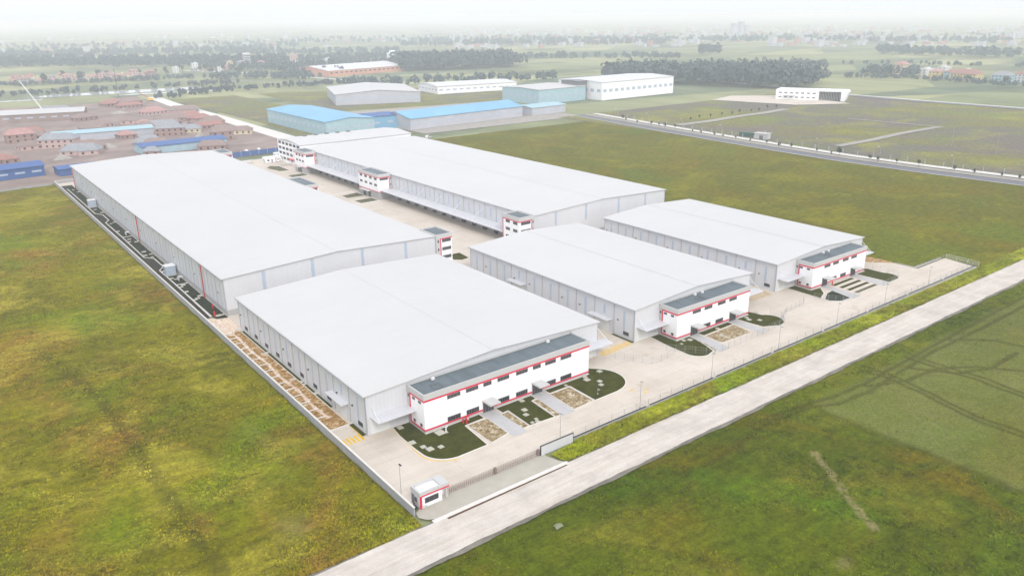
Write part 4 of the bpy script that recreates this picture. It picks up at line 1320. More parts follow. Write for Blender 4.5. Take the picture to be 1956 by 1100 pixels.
# ------------------------------------------------------------------ trees
def crown_mesh(name, rx, rz, zc, n, qs, seed, trunk=None, clumps=9):
    """crown of many small leaf sprays gathered in clumps, gaps between them"""
    g = np.random.default_rng(seed)
    cs = []
    for i in range(clumps):
        d = g.normal(size=3)
        d /= np.linalg.norm(d)
        d[2] = d[2] * .9 + .1
        rr = g.uniform(.25, .72)
        cs.append((d * rr * np.array([rx, rx, rz]) + np.array([0, 0, zc]), g.uniform(.34, .55) * rx))
    V, F = [], []
    for k in range(n):
        c, r_ = cs[g.integers(len(cs))]
        d = g.normal(size=3)
        d /= np.linalg.norm(d)
        p = c + d * r_ * g.uniform(.55, 1.05)
        nrm = d + g.normal(size=3) * .6 + np.array([0, 0, .4])
        nrm /= np.linalg.norm(nrm)
        a = np.cross(nrm, g.normal(size=3))
        a /= np.linalg.norm(a)
        b = np.cross(nrm, a)
        q = qs * g.uniform(.6, 1.3)
        o = len(V)
        V += [tuple(p + a * q), tuple(p + b * q * .7 + nrm * q * .2), tuple(p - a * q * .9), tuple(p - b * q * .7)]
        F.append((o, o + 1, o + 2, o + 3))
    me = bpy.data.meshes.new(name)
    me.from_pydata(V, [], F)
    me.materials.append(M['leaf'])
    return me, cs

def tree_proto(i, rx, rz, h, n, qs):
    me, cs = crown_mesh('crown', rx, rz, h - rz, n, qs, 50 + i)
    mb = MB()
    mb.tube([(0, 0, -.3), (.1, .05, h * .3), (-.05, .1, h * .55)], [h * .028, h * .02, h * .011], 6)
    for c, r_ in cs[:3]:
        mb.tube([(0, .05, h * .38), tuple(c)], [h * .012, h * .004], 4)
    tm = mb.build('trunk', M['bark'])
    return me, tm
PR = [tree_proto(0, 2.0, 2.2, 6.0, 150, .55), tree_proto(1, 1.5, 2.6, 6.6, 140, .5), tree_proto(2, 4.2, 4.4, 11, 260, .95), tree_proto(3, 3.4, 5.2, 13, 260, .9), tree_proto(4, 5.4, 4.2, 11, 300, 1.05)]
first_trunk = [t for _, t in PR]
def tree(k, loc, label, group, sc=1.0):
    t = thing('tree', label, 'tree', loc, random.uniform(0, 6.28), group)
    s_ = sc * random.uniform(.85, 1.15)
    t.scale = (s_, s_, s_ * random.uniform(.9, 1.15))
    me, tm = PR[k]
    if tm.parent is None:
        tr = tm
    else:
        tr = tm.copy()
        C.objects.link(tr)
    tr.parent = t
    c = bpy.data.objects.new('crown', me)
    C.objects.link(c)
    c.parent = t
    return t

def along(pts, step):
    out, acc = [], 0
    for a, b in zip(pts[:-1], pts[1:]):
        L = math.hypot(b[0] - a[0], b[1] - a[1])
        t = -acc
        while t + step <= L:
            t += step
            out.append((a[0] + (b[0] - a[0]) * t / L, a[1] + (b[1] - a[1]) * t / L))
        acc = L - t if False else (L - t)
    return out
rt = [p for p in along(off(RL, 10), 13.0) if 95 < p[1] < 515]
for i, p in enumerate(rt):
    tree(random.choice((0, 1)), (p[0] + random.uniform(-2, 2), p[1] + random.uniform(-4.5, 4.5), .1), 'young roadside tree on the far road, ' + (nth(i) + ' from the far end' if i < len(rt) / 2 else nth(len(rt) - 1 - i) + ' from the near end'), 'young trees along the far road', random.uniform(.45, .85))
rt = along([(530, 458), (600, 460), (690, 466)], 15)
for i, p in enumerate(rt):
    tree(random.choice((0, 1)), (p[0], p[1] + random.uniform(-2, 2), .2), 'small tree beside the upper gravel track, %s from the road end' % nth(i), 'small trees beside the upper gravel track', .75)
# white marker posts along the far pavement
ps = [p for p in along(off(RL, 23.5), 11) if 95 < p[1] < 515]
pp = None
for i, p in enumerate(ps):
    lab = 'white post on the far pavement, ' + (nth(i) + ' from the far end' if i < len(ps) / 2 else nth(len(ps) - 1 - i) + ' from the near end')
    if pp is None:
        pp = thing('fence_post', lab, 'post', (*p, .2), 0, 'white posts along the far pavement')
        MB().box(-.22, .22, -.22, .22, 0, 2.4).build('pillar', M['concwall'], pp)
        MB().box(-.3, .3, -.3, .3, 2.4, 2.6).build('cap', M['concwall'], pp)
    else:
        dup(pp, (*p, .2), 0, lab)
lp = [p for p in along(off(RL, 13), 44) if 95 < p[1] < 515]
for i, p in enumerate(lp):
    t = thing('street_lamp', 'grey street lamp with a leaning arm by the far road, %s from the far end' % nth(i), 'street lamp', (*p, .1), 0, 'street lamps along the far road')
    MB().tube([(0, 0, 0), (0, 0, 7.5), (-1.2, 0, 9), (-2.6, 0, 9.4)], [.16, .12, .09, .07], 6).build('pole', M['steel'], t)
    MB().box(-3.5, -2.4, -.25, .25, 9.3, 9.5).build('lamp_head', M['whitesteel'], t)
for i, (x, y) in enumerate(((846, 330), (851, 300), (560, 215), (575, 250))):
    t = thing('power_pole', 'tall thin pale pole standing in the scrub field, ' + ('farther one by the far pavement', 'nearer one by the far pavement', 'farther one inside the near scrub', 'nearer one inside the near scrub')[(0, 1, 3, 2)[i]], 'pole', (x, y, .1))
    MB().tube([(0, 0, 0), (0, 0, 14)], [.12, .07], 6).build('pole', M['steel'], t)
    MB().box(-.9, .9, -.06, .06, 13.4, 13.6).build('crossarm', M['steel'], t)
sh = thing('substation_hut', 'pale substation hut beside the far road', 'hut', (508, 357, .1), R(8))
MB().box(-3, 3, -5, 5, 0, 4.0).build('wall', M['fascia'], sh)
MB().box(-3.5, 3.5, -5.5, 5.5, 4.0, 4.4).build('roof', M['fascia'], sh)
MB().box(-3.06, -3.003, -2, 1, 0, 2.8).build('door', M['frame'], sh)
M['greencloth'] = plain('green_cladding', (.03, .10, .075), .7, .3, .2, .5)
gc = thing('container', 'dark green container next to the substation hut', 'container', (510, 371, .1), R(8))
MB().box(-1.6, 1.6, -7, 7, .1, 3.0).build('body', M['greencloth'], gc)
for k in range(13):
    MB().box(-1.7, -1.603, -6.6 + k * 1.05, -6.4 + k * 1.05, .2, 2.9).build('rib', M['greencloth'], gc)

# woods: read as one mass
def wood(name, label, pts, wd, n, h, seed, q=1.9):
    g = np.random.default_rng(seed)
    segs = list(zip(pts[:-1], pts[1:]))
    ln = np.array([math.hypot(b[0] - a[0], b[1] - a[1]) for a, b in segs])
    V, F = [], []
    for k in range(n):
        i = g.choice(len(segs), p=ln / ln.sum())
        a, b = segs[i]
        t = g.uniform()
        d = np.array([b[0] - a[0], b[1] - a[1]]) / ln[i]
        o_ = g.uniform(-1, 1) * wd / 2
        cx, cy = a[0] + (b[0] - a[0]) * t - d[1] * o_, a[1] + (b[1] - a[1]) * t + d[0] * o_
        hh = h * g.uniform(.55, 1.15)
        r_ = hh * g.uniform(.24, .36)
        m_ = 46
        dd = g.normal(size=(m_, 3))
        dd /= np.linalg.norm(dd, axis=1)[:, None]
        dd[:, 2] = np.where(dd[:, 2] < -.5, -dd[:, 2], dd[:, 2])
        lump = 1 + .28 * np.sin(dd[:, 0] * 5 + k) * np.sin(dd[:, 1] * 4 + k * 2)
        P = np.stack([cx + dd[:, 0] * r_ * lump, cy + dd[:, 1] * r_ * lump, hh * .55 + dd[:, 2] * hh * .45 * lump], 1)
        N_ = dd + g.normal(size=(m_, 3)) * .45
        N_ /= np.linalg.norm(N_, axis=1)[:, None]
        A = np.cross(N_, g.normal(size=(m_, 3)))
        A /= np.linalg.norm(A, axis=1)[:, None]
        B = np.cross(N_, A)
        s_ = (q * g.uniform(.6, 1.25, m_))[:, None]
        base = len(V) * 1
        quad = np.stack([P + A * s_, P + B * s_ * .8, P - A * s_, P - B * s_ * .8], 1).reshape(-1, 3)
        V.extend(map(tuple, quad))
        F.extend((base + 4 * j, base + 4 * j + 1, base + 4 * j + 2, base + 4 * j + 3) for j in range(m_))
    me = bpy.data.meshes.new(name)
    me.from_pydata(V, [], F)
    me.materials.append(M['hazed_leaf'])
    o = bpy.data.objects.new(name, me)
    C.objects.link(o)
    struct(o, 'stuff')
    tag(o, label, 'woodland')
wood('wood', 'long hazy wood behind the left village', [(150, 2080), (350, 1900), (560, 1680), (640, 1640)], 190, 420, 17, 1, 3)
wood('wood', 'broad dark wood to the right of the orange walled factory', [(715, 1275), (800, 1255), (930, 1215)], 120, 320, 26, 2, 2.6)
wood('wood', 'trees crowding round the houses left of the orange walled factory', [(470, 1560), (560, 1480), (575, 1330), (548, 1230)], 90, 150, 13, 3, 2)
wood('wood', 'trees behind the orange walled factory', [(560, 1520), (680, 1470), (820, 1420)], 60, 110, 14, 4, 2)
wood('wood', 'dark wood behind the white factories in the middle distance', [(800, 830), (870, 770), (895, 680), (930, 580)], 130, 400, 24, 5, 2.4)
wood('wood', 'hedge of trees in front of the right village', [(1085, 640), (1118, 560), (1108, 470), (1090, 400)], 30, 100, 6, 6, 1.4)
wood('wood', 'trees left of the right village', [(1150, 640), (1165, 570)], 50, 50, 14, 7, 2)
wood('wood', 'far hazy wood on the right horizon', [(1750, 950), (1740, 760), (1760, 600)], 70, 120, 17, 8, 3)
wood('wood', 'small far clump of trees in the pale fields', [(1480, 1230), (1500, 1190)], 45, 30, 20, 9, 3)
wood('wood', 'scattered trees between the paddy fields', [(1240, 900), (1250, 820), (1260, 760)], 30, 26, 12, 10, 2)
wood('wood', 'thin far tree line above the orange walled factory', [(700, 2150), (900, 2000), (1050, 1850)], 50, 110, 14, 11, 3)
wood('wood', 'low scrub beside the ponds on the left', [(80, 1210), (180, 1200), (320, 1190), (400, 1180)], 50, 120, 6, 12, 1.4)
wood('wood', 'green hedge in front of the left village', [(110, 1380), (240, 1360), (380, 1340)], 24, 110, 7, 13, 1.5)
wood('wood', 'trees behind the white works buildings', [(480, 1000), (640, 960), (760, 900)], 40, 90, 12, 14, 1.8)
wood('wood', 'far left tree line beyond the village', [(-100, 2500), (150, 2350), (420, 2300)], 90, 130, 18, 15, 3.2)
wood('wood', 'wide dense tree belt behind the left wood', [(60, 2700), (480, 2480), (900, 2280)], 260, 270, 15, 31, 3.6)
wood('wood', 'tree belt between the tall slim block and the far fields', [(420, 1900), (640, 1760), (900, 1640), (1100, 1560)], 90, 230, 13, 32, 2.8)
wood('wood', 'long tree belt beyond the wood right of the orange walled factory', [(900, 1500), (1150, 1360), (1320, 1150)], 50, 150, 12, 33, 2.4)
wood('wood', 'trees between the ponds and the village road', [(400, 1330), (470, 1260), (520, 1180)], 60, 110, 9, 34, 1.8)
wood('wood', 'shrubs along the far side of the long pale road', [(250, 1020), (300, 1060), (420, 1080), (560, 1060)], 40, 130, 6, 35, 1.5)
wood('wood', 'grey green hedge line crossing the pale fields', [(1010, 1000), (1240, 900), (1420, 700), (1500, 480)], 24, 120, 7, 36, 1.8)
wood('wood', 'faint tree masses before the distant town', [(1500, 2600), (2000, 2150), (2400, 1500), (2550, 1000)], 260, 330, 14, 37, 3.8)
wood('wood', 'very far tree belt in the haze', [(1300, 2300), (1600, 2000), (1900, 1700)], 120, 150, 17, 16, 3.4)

# ------------------------------------------------------------------ houses
WALL = {'white': (.70, .70, .68), 'cream': (.66, .56, .38), 'pink': (.52, .37, .34), 'grey': (.36, .36, .37), 'pale blue': (.36, .52, .58), 'brick': (.33, .22, .19), 'yellow': (.66, .52, .25)}  # wall and roof tones greyed to paint in haze over the far workshops
ROOF = {'red tile': (.36, .185, .155), 'brown tile': (.28, .205, .18), 'flat white': (.62, .61, .59), 'grey sheet': (.30, .31, .33), 'blue sheet': (.05, .17, .42), 'pink tile': (.44, .25, .225)}
WM = {k: plain(k.replace(' ', '_') + '_wall', v, .85, .2, .15, .3) for k, v in WALL.items()}
RM = {k: plain(k.replace(' ', '_') + '_roof', v, .8, .2, .25, .4) for k, v in ROOF.items()}
NUM = ['', 'one', 'two', 'three', 'four', 'five', 'six', 'seven', 'eight']
def house(loc, rz, w_, d_, st, wall, roof, label, group, name='house'):
    h = thing(name, label, 'house', loc, rz, group)
    hh = st * 3.3
    MB().box(0, w_, 0, d_, 0, hh).build('wall', WM[wall], h)
    if roof.startswith('flat'):
        MB().ring((-.15, w_ + .15, -.15, d_ + .15), (.15, w_ - .15, .15, d_ - .15), hh, hh + .9).build('parapet', WM[wall], h)
        MB().box(w_ * .55, w_ * .9, d_ * .5, d_ * .9, hh, hh + 2.4).build('stair_tower', WM[wall], h)
    else:
        rr = min(w_, d_) * .28
        e = .6
        mb = MB()
        if w_ >= d_:
            a = d_ * .3
            mb.add([(-e, -e, hh), (w_ + e, -e, hh), (w_ + e, d_ + e, hh), (-e, d_ + e, hh), (a, d_ / 2, hh + rr), (w_ - a, d_ / 2, hh + rr)], [(0, 1, 5, 4), (1, 2, 5), (2, 3, 4, 5), (3, 0, 4), (3, 2, 1, 0)])
        else:
            a = w_ * .3
            mb.add([(-e, -e, hh), (w_ + e, -e, hh), (w_ + e, d_ + e, hh), (-e, d_ + e, hh), (w_ / 2, a, hh + rr), (w_ / 2, d_ - a, hh + rr)], [(0, 1, 4), (1, 2, 5, 4), (2, 3, 5), (3, 0, 4, 5), (3, 2, 1, 0)])
        mb.build('roof', RM[roof], h)
    for s_ in range(st):
        for face, L in (('S', w_), ('W', d_)):
            n = max(1, int(L / 4.2))
            for k in range(n):
                u = L * (k + .5) / n
                mb = MB()
                fbox(mb, face, w_, d_, u - .75, u + .75, s_ * 3.3 + 1.0, s_ * 3.3 + 2.5, .003, .07)
                mb.build('window', M['glass'], h)
    return h
g = random.Random(5)
# left village: rows of small houses, front row to back row
rows = [(150, 1430, 11, 18.5, 'front row'), (140, 1468, 11, 19, 'second row'), (150, 1508, 9, 22, 'third row')]
for x0, y0, n, stp, rn in rows:
    for i in range(n):
        wl = g.choice(['pink', 'white', 'pink', 'brick', 'grey', 'cream'])
        rf_ = g.choice(['red tile', 'pink tile', 'red tile', 'brown tile', 'flat white', 'pink tile'])
        st_ = g.choice([1, 1, 2, 2, 3])
        house((x0 + i * stp + g.uniform(-3, 3), y0 - i * 2 + g.uniform(-7, 7), -.3), g.uniform(-.3, .3), g.uniform(9, 15), g.uniform(8, 14), st_, wl, rf_,
              f'{wl} {NUM[st_]} storey house in the left village, {nth(i)} from the left in its {rn}', 'houses of the left village')
tl = sorted((math.atan2(x, y), x, y) for x, y in [(150 + g.uniform(0, 230), 1400 + g.uniform(0, 160)) for _ in range(14)])
for i, (_, x, y) in enumerate(tl):
    tree(g.choice((2, 3, 4)), (x, y, -.3), 'tree among the houses of the left village, %s from the left' % nth(i), 'trees among the left village')
tl = sorted((math.atan2(x, y), x, y) for x, y in [(390 + g.uniform(0, 180), 1430 + g.uniform(-60, 120)) for _ in range(14)])
for i, (_, x, y) in enumerate(tl):
    tree(g.choice((2, 3, 4)), (x, y, -.3), 'tree among the houses by the tall slim block, %s from the left' % nth(i), 'trees by the tall slim block')
# houses near the tall block
for i, (x, y, w_, d_, st_, wl, rf_) in enumerate(((392, 1490, 9, 8, 3, 'white', 'flat white'), (436, 1530, 10, 9, 4, 'white', 'flat white'), (452, 1505, 14, 8, 1, 'pink', 'pink tile'), (468, 1490, 10, 9, 2, 'white', 'flat white'),
                                                 (486, 1512, 11, 9, 2, 'pink', 'pink tile'), (505, 1540, 9, 9, 4, 'cream', 'flat white'), (515, 1505, 12, 14, 4, 'grey', 'grey sheet'), (560, 1535, 14, 10, 3, 'pink', 'pink tile'),
                                                 (655, 1610, 16, 12, 5, 'pink', 'flat white'), (640, 1550, 12, 10, 2, 'white', 'flat white'), (690, 1590, 14, 10, 2, 'pink', 'pink tile'), (712, 1560, 12, 10, 3, 'white', 'flat white'),
                                                 (420, 1478, 9, 8, 2, 'grey', 'flat white'))):
    house((x, y, -.3), g.uniform(-.3, .2), w_, d_, st_, wl, rf_, f'{wl} {NUM[st_]} storey house near the tall slim block, {nth(i)} from the left' if i < 12 else 'small grey house between white houses left of the tall block', 'houses near the tall slim block')
tb = thing('apartment_block', 'tall slim grey apartment block with pale balconies rising above the trees on the left', 'apartment block', (528, 1520, -.3), R(-12))
MB().box(0, 12, 0, 17, 0, 27).build('wall', WM['grey'], tb)
MB().box(-.4, 12.4, -.4, 17.4, 27, 28).build('roof', M['white'], tb)
for k in range(8):
    bl_ = MB().box(1.5, 11.5, -1.4, -.003, 2.6 + k * 3.2, 3.4 + k * 3.2).build('balcony', M['white'], tb)
    MB().box(2, 11, -.06, -.003, 3.6 + k * 3.2, 5.5 + k * 3.2).build('window', M['glass'], tb)
tb2 = thing('apartment_block', 'white multi window apartment block beside the wood behind the orange factory', 'apartment block', (792, 1440, -.3), R(-8))
MB().box(0, 20, 0, 14, 0, 22).build('wall', M['white'], tb2)
MB().box(5, 14, 3, 11, 22, 26).build('stair_tower', M['white'], tb2)
for k in range(6):
    for q in range(5):
        MB().box(1 + q * 3.8, 3.2 + q * 3.8, -.06, -.003, 1.5 + k * 3.4, 3.3 + k * 3.4).build('window', M['glass'], tb2)
# right village
RV = [(1152, 585, 20, 16, 5, 'cream', 'pink tile'), (1170, 560, 24, 12, 3, 'white', 'flat white'), (1185, 540, 14, 12, 4, 'white', 'flat white'), (1140, 528, 15, 14, 3, 'yellow', 'pink tile'), (1146, 512, 14, 13, 3, 'pale blue', 'red tile'),
      (1126, 474, 20, 34, 3, 'yellow', 'red tile'), (1180, 505, 22, 14, 3, 'white', 'flat white'), (1160, 455, 20, 14, 2, 'pink', 'red tile'), (1128, 434, 18, 22, 3, 'pale blue', 'grey sheet'), (1165, 430, 18, 14, 3, 'white', 'red tile'),
      (1138, 404, 16, 18, 3, 'pale blue', 'flat white'), (1172, 400, 16, 12, 3, 'white', 'flat white'), (1150, 380, 18, 14, 3, 'white', 'red tile'), (1132, 366, 24, 18, 1, 'brick', 'red tile'), (1195, 385, 20, 14, 3, 'pink', 'flat white')]
RV.sort(key=lambda q: math.atan2(q[0], q[1]))
for i, (x, y, w_, d_, st_, wl, rf_) in enumerate(RV):
    house((x, y, -.3), g.uniform(-.12, .05), w_, d_, st_, wl, rf_, f'{wl} {NUM[st_]} storey house in the right village, {nth(i)} from the left', 'houses of the right village')
for i in range(12):
    tree(g.choice((2, 3, 4)), (1112 + g.uniform(0, 70), 370 + i * 22, -.3), f'tree among the right village houses, {nth(11 - i)} from the left', 'trees among the right village', .9)

# orange walled factory
ow = thing('factory_building', 'orange walled factory with a wide white roof in the far fields', 'factory', (552, 1206, -.3), R(14))
M['orange'] = plain('orange_wall', (.60, .30, .20), .8, .2, .12, .1)
def shed(root, W, L, h, rise, wall, roof, axis='x'):
    mb = MB()
    e = .8
    if axis == 'x':
        mb.add([(0, 0, 0), (0, L, 0), (0, L, h), (0, L / 2, h + rise), (0, 0, h), (W, 0, 0), (W, L, 0), (W, L, h), (W, L / 2, h + rise), (W, 0, h)], [(4, 3, 2, 1, 0), (5, 6, 7, 8, 9), (0, 5, 9, 4), (6, 1, 2, 7)])
        pr = [(-e, h + .02), (L / 2, h + rise + .05), (L + e, h + .02), (L + e, h + .4), (L / 2, h + rise + .4), (-e, h + .4)]
        r_ = MB().add([(-e, a, b) for a, b in pr] + [(W + e, a, b) for a, b in pr], [(4, 1, 0, 5), (3, 2, 1, 4), (11, 6, 7, 10), (10, 7, 8, 9)] + [(i, (i + 1) % 6, 6 + (i + 1) % 6, 6 + i) for i in range(6)])
    else:
        mb.add([(0, 0, 0), (W, 0, 0), (W, 0, h), (W / 2, 0, h + rise), (0, 0, h), (0, L, 0), (W, L, 0), (W, L, h), (W / 2, L, h + rise), (0, L, h)], [(0, 1, 2, 3, 4), (9, 8, 7, 6, 5), (0, 4, 9, 5), (1, 6, 7, 2)])
        pr = [(-e, h + .02), (W / 2, h + rise + .05), (W + e, h + .02), (W + e, h + .4), (W / 2, h + rise + .4), (-e, h + .4)]
        r_ = MB().add([(a, -e, b) for a, b in pr] + [(a, L + e, b) for a, b in pr], [(0, 1, 4, 5), (1, 2, 3, 4), (10, 7, 6, 11), (9, 8, 7, 10)] + [((i + 1) % 6, i, 6 + i, 6 + (i + 1) % 6) for i in range(6)])
    mb.build('wall', wall, root)
    return r_.build('roof', roof, root)
shed(ow, 168, 100, 9, 6, M['orange'], M['canopy'])
for k in range(16):
    MB().box(4 + k * 10.2, 9 + k * 10.2, -.1, -.003, 4.5, 6.5).build('window', M['glass'], ow)

# white pavilion on the right
wp = thing('showroom_building', 'long white building with a dark glazed porch on a pale forecourt', 'building', (757, 520, .1), math.atan2(-66, 30))
MB().box(0, 44, 0, 24, 0, 10.5).build('wall', M['white'], wp)
MB().box(44, 66, 6, 24, 0, 9.6).build('glazed_hall', M['greyglass'], wp)
MB().box(44, 72, -.5, 24.5, 9.6, 10.6).build('porch_roof', M['white'], wp)
MB().add([(66, -.5, 0), (70, -.5, 0), (70, 24, 0), (66, 24, 0), (66, -.5, 9.6), (73, -.5, 9.6), (73, 24, 9.6), (66, 24, 9.6)], [(3, 2, 1, 0), (4, 5, 6, 7), (0, 1, 5, 4), (1, 2, 6, 5), (2, 3, 7, 6), (3, 0, 4, 7)]).build('end_wall', M['white'], wp)
for k in range(7):
    for z in (2.2, 6.6):
        MB().box(3 + k * 5.8, 6 + k * 5.8, -.1, -.003, z, z + 1.3).build('window', M['frame'], wp)
MB().box(8, 20, -2.5, -.003, 4.2, 4.6).build('canopy', M['fascia'], wp)
for k in range(14):
    MB().tube([(45 + k * 1.6, 5.8, 0), (45 + k * 1.6, 5.8, 9.6)], .16, 5).build('mullion', M['whitesteel'], wp)

# ------------------------------------------------------------------ works behind the site
M['paleblue'] = plain('pale_blue_wall', (.50, .56, .64), .7, .3, .12, .1)
M['greywall'] = plain('pale_grey_wall', (.47, .48, .52), .7, .3, .14, .08)
def works(loc, W, L, h, rise, wall, roof, label, axis='y', rz=0, win=True):
    r_ = thing('factory_building', label, 'factory', loc, rz)
    shed(r_, W, L, h, rise, wall, roof, axis)
    if win:
        for face, L_ in (('S', W), ('W', L)):
            n = int(L_ / 9)
            for k in range(n):
                mb = MB()
                u = L_ * (k + .5) / n
                fbox(mb, face, W, L, u - 2.6, u + 2.6, h * .45, h * .62, .004, .1)
                mb.build('window', M['skylight'], r_)
    return r_
works((263, 588, 0), 43, 124, 11.5, 2.2, M['paleblue'], M['bluelight'], 'long pale factory with a sky blue roof behind the far corner of the site')
works((334, 578, 0), 128, 42, 9, 4.5, M['greywall'], M['bluelight'], 'wide pale factory with a sky blue roof facing the green meadow', 'x', R(5))
works((307.5, 598, 0), 25, 26, 11, 1.2, M['bluelight'], M['blue'], 'small all blue shed between the two sky blue roofed factories', 'x')
works((470, 585, 0), 44, 26, 7, 1.5, M['greywall'], M['paleblue'], 'low grey building right of the wide blue roofed factory', 'x', R(4))
works((372, 800, 0), 92, 110, 11, 3.5, M['greywall'], M['fascia'], 'grey roofed works hall behind the blue roofed factories', 'y', R(-20))
works((535, 655, 0), 70, 60, 15, 1.2, M['paleblue'], M['fascia'], 'tall pale factory block left of the large white factory', 'x', R(3))
works((612, 640, 0), 120, 70, 19, 1.8, M['white'], M['canopy'], 'large white factory in front of the dark wood', 'x', R(2))
MBt = works((596, 662, 0), 14, 26, 20, .6, M['frame'], M['frame'], 'narrow dark stair block beside the large white factory', 'x', R(3), False)
works((520, 830, 0), 110, 60, 9, 2, M['white'], M['canopy'], 'white works hall in front of the tree line in the middle distance', 'x', R(-8))
works((60, 880, 0), 80, 46, 7, 2, M['bare'], M['fascia'], 'pale roofed shed in the brown yard on the left', 'x', R(-14))
works((88, 700, 0), 72, 20, 6, 1.6, M['greywall'], M['paleblue'], 'long grey blue roofed shed in the middle of the brown yard', 'x', R(-4))
works((128, 596, 0), 60, 22, 5, 1.5, M['paleblue'], M['blue'], 'dark blue roofed shed just behind the longest warehouse', 'x', R(3))
works((26, 552, 0), 36, 20, 6, 1.8, M['blue'], M['blue'], 'deep blue shed by the left meadow wall, right one of the pair', 'x', R(6))
works((-24, 544, 0), 42, 22, 6, 1.8, M['blue'], M['blue'], 'deep blue shed by the left meadow wall, left one of the pair', 'x', R(6))
works((68, 545, 0), 22, 14, 4, 1.2, M['blue'], M['blue'], 'small deep blue shed at the corner behind the longest warehouse', 'x', R(4), False)
wk = []
for i in range(70):
    x, y = g.uniform(-70, 222), g.uniform(575, 985)
    if (80 < x < 165 and 690 < y < 730) or (118 < x < 195 and 590 < y < 625) or (52 < x < 150 and 860 < y < 935) or y < 560 + (x < 70) * 25:
        continue
    wk.append((math.atan2(x, y), x, y, g.choice(['brick', 'pink', 'grey', 'brick', 'cream']), g.choice(['brown tile', 'red tile', 'grey sheet', 'brown tile', 'pink tile'])))
cnt = {}
for _, x, y, wl, rf_ in sorted(wk):
    i = cnt[rf_] = cnt.get(rf_, -1) + 1
    house((x, y, 0), g.uniform(-.5, .5), g.uniform(10, 30), g.uniform(9, 18), g.choice([1, 1, 1, 2]), wl, rf_, f'{wl} workshop in the brown yard, {nth(i)} of the {rf_} roofs from the left', 'workshops in the brown yard', 'workshop')
# building material heaps
hs = sorted((math.atan2(x, y), x, y) for x, y in [(g.uniform(-40, 225), g.uniform(565, 960)) for _ in range(26)])
for i, (_, x, y) in enumerate(hs):
    mb = MB()
    a, r0, hh = [], g.uniform(3, 8), g.uniform(1.5, 4)
    for q in range(4):
        for k in range(10):
            rr = r0 * (1 - q / 4) * g.uniform(.75, 1.2)
            a.append((rr * math.cos(k * .628), rr * math.sin(k * .628), hh * q / 3.2 - .2))
    mb.add(a, [(q * 10 + k, q * 10 + (k + 1) % 10, q * 10 + 10 + (k + 1) % 10, q * 10 + 10 + k) for q in range(3) for k in range(10)] + [tuple(range(30, 40))])
    o = tag(mb.build('material_heap', M[g.choice(['bare', 'dust', 'track'])], None, (x, y, 0)), 'heap of earth or rubble in the brown yard, %s heap from the left' % nth(i), 'heap', 'heaps in the brown yard')
# cranes
def crane(loc, rz, label, mastm, jib, h):
    c = thing('crane', label, 'crane', loc, rz)
    MB().box(-1.6, 1.6, -3, 3, .6, 3.2).build('cab', M['yellow'], c)
    MB().box(-2, 2, -3.4, 3.4, 0, .8).build('track_base', M['darksteel'], c)
    mb = MB()
    a, b = Vector((0, 1, 3)), Vector(jib)
    for dx in (-.5, .5):
        mb.tube([a + Vector((dx, 0, 0)), b + Vector((dx * .4, 0, 0))], .12, 4)
        mb.tube([a + Vector((dx, 0, 1.0)), b + Vector((dx * .4, 0, .4))], .12, 4)
    for k in range(14):
        p, q = a.lerp(b, k / 14), a.lerp(b, (k + 1) / 14)
        mb.tube([p + Vector((-.5, 0, 0)), q + Vector((.5, 0, .9))], .1, 3)
    mb.build('jib', mastm, c)
    return c
crane((112, 905, 0), R(35), 'yellow crawler crane with a long pale jib leaning left over the brown yard', M['whitesteel'], (0, 26, 34), 30)
crane((196, 985, 0), R(0), 'dark crawler crane with an almost upright lattice jib', M['darksteel'], (0, 3, 38), 30)
crane((232, 1000, 0), R(80), 'small orange crane beside the ponds', M['hydrant'], (0, 10, 9), 10)

# distant town, seen only as pale specks in the haze
tn = np.random.default_rng(3)
mb = MB()
mb2 = MB()
for k in range(800):
    a = R(tn.uniform(4, 72))
    right = tn.uniform() < .68
    if right:
        a = R(tn.uniform(33, 76))
    d = tn.uniform(2300, 5200) if right else tn.uniform(2600, 5200)
    x, y = d * math.sin(a), d * math.cos(a)
    w_, d_, h_ = tn.uniform(8, 24), tn.uniform(8, 18), tn.choice([4, 7, 10, 13, 16], p=[.25, .3, .25, .15, .05])
    (mb if tn.uniform() < .7 else mb2).box(x, x + w_, y, y + d_, -.35, h_)
for dx, dy, h_ in ((0, 0, 48), (26, -14, 55), (48, -22, 42)):
    mb.box(2640 + dx, 2660 + dx, 2030 + dy, 2046 + dy, -.35, h_)
o = struct(mb.build('distant_town', M['greywall']), 'stuff')
tag(o, 'pale distant town fading into the haze along the horizon', 'town')
o = struct(mb2.build('distant_town', RM['pink tile']), 'stuff')
tag(o, 'pinkish roofs of the distant town fading into the haze', 'town')
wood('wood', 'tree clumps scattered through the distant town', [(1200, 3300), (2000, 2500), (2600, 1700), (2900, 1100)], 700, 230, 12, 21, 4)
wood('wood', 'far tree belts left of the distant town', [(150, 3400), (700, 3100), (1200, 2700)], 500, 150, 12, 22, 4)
for i, (x, y) in enumerate(((1180, 1900), (1330, 2250), (930, 1560), (520, 1900))):
    p = thing('pylon', 'thin lattice pylon in the haze, ' + ('tallest one above the pale fields', 'right one near the distant town', 'one over the wood by the orange factory', 'left one beyond the tall slim block')[i], 'pylon', (x, y, -.3))
    mb = MB()
    for sx in (-1, 1):
        for sy in (-1, 1):
            mb.tube([(sx * 3, sy * 3, 0), (sx * .6, sy * .6, 30), (0, 0, 40)], .2, 4)
    mb.build('mast', M['steel'], p)
    mb = MB()
    for z in (26, 31, 36):
        mb.box(-6, 6, -.2, .2, z, z + .4)
    mb.build('crossarm', M['steel'], p)

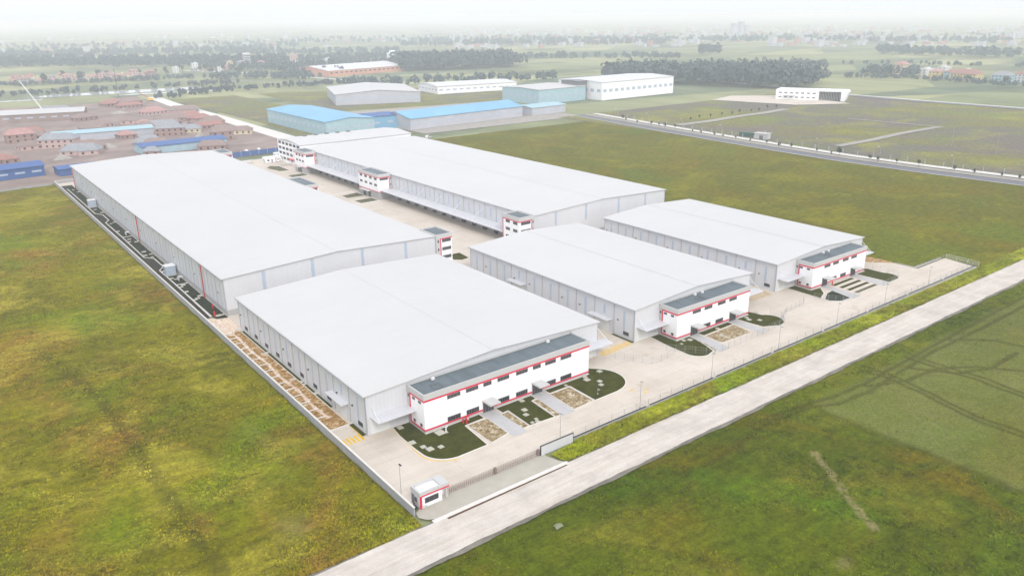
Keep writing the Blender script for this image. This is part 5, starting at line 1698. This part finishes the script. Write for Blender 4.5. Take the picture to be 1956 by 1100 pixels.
# ------------------------------------------------------------------ grass tufts
def tufts(name, label, n, sampler, mat, h0, h1, wd, seed, zfun=lambda x, y: 0 * x, blades=5):
    g_ = np.random.default_rng(seed)
    x, y = sampler(g_, n)
    n = len(x)
    k = blades
    cx = np.repeat(x, k) + g_.normal(0, wd * .6, n * k)
    cy = np.repeat(y, k) + g_.normal(0, wd * .6, n * k)
    h = np.repeat(g_.uniform(h0, h1, n), k) * g_.uniform(.6, 1.1, n * k)
    a = g_.uniform(0, 6.28, n * k)
    ww = wd * g_.uniform(.35, .7, n * k)
    lx, ly = np.cos(a) * ww, np.sin(a) * ww
    b = a + 1.5708
    ln = g_.uniform(.7, 1.5, n * k) * h
    tx, ty = np.cos(b) * ln, np.sin(b) * ln
    z0 = np.repeat(zfun(x, y), k) - .08
    P = np.stack([np.stack([cx - lx, cy - ly, z0], -1), np.stack([cx + lx, cy + ly, z0], -1), np.stack([cx + tx, cy + ty, z0 + h * .7 + .12], -1)], 1).reshape(-1, 3)
    me = bpy.data.meshes.new(name)
    me.vertices.add(len(P))
    me.vertices.foreach_set('co', P.ravel().astype(np.float32))
    me.loops.add(len(P))
    me.loops.foreach_set('vertex_index', np.arange(len(P), dtype=np.int32))
    me.polygons.add(len(P) // 3)
    me.polygons.foreach_set('loop_start', np.arange(0, len(P), 3, dtype=np.int32))
    me.update()
    me.materials.append(mat)
    o = bpy.data.objects.new(name, me)
    C.objects.link(o)
    struct(o, 'stuff')
    tag(o, label, 'grass')
def clump(x, y, s_=.09):
    return np.sin(x * s_ + 1.7 * np.sin(y * s_ * .7)) * np.sin(y * s_ * 1.2 + np.sin(x * s_ * .9)) + .35 * np.sin(x * s_ * 4 + y * s_ * 3)
def sL(g_, n):
    x, y = g_.uniform(-30, 60.8, n), 109.5 + 300 * g_.uniform(0, 1, n) ** 1.7
    k = clump(x, y) + g_.normal(0, .4, n) > -.1
    return x[k], y[k]
def sF(g_, n):
    x, y = g_.uniform(25, 330, n), g_.uniform(25, 97, n)
    k = (clump(x, y, .13) + g_.normal(0, .4, n) > 0) & ~((x > 158.6) & (y < 92) & (g_.uniform(0, 1, n) < .93))
    return x[k], y[k]
def sR(g_, n):
    x, y = g_.uniform(280, 470, n), g_.uniform(131, 480, n)
    k = (clump(x, y, .07) + g_.normal(0, .4, n) > .2) & ((x > 309) | (y > 162))
    return x[k], y[k]
def sV(g_, n):
    x = g_.uniform(97.5, 345, n)
    y = 109.1 + 5.7 * g_.uniform(0, 1, n)
    k = ~((x < 103.5) & (y > 113.2)) & ((x < 303) | (g_.uniform(0, 1, n) < .7))
    return x[k], y[k]
tufts('grass', 'rough grass of the left meadow', 42000, sL, M['tuftL'], .12, .35, .35, 1)
tufts('grass', 'rough dark grass of the front meadow', 34000, sF, M['tuftF'], .12, .32, .3, 2)
sheet('verge', [[(96.9, 109.0), (345, 109.0), (345, 114.95), (303.4, 114.95), (103.4, 114.85), (103.4, 114.0), (96.0, 113.6)]], .03, M['verge'])
tufts('grass', 'tall grass on the verge between the white road and the front fence', 26000, sV, M['vergetuft'], .25, .8, .28, 4)

# ------------------------------------------------------------------ haze
hz = MB().box(-15000, 26000, -1000, 26000, -1.5, 92.5)
hm = bpy.data.materials.new('haze')
hm.use_nodes = True
nt = hm.node_tree
nt.nodes.remove(nt.nodes['Principled BSDF'])
pv = nt.nodes.new('ShaderNodeVolumePrincipled')
pv.inputs['Color'].default_value = (.90, .955, 1.0, 1)
pv.inputs['Absorption Color'].default_value = (1, 1, 1, 1)
pv.inputs['Density'].default_value = .00031
pv.inputs['Anisotropy'].default_value = .0
nt.links.new(pv.outputs[0], nt.nodes['Material Output'].inputs['Volume'])
struct(hz.build('haze', hm), 'stuff')
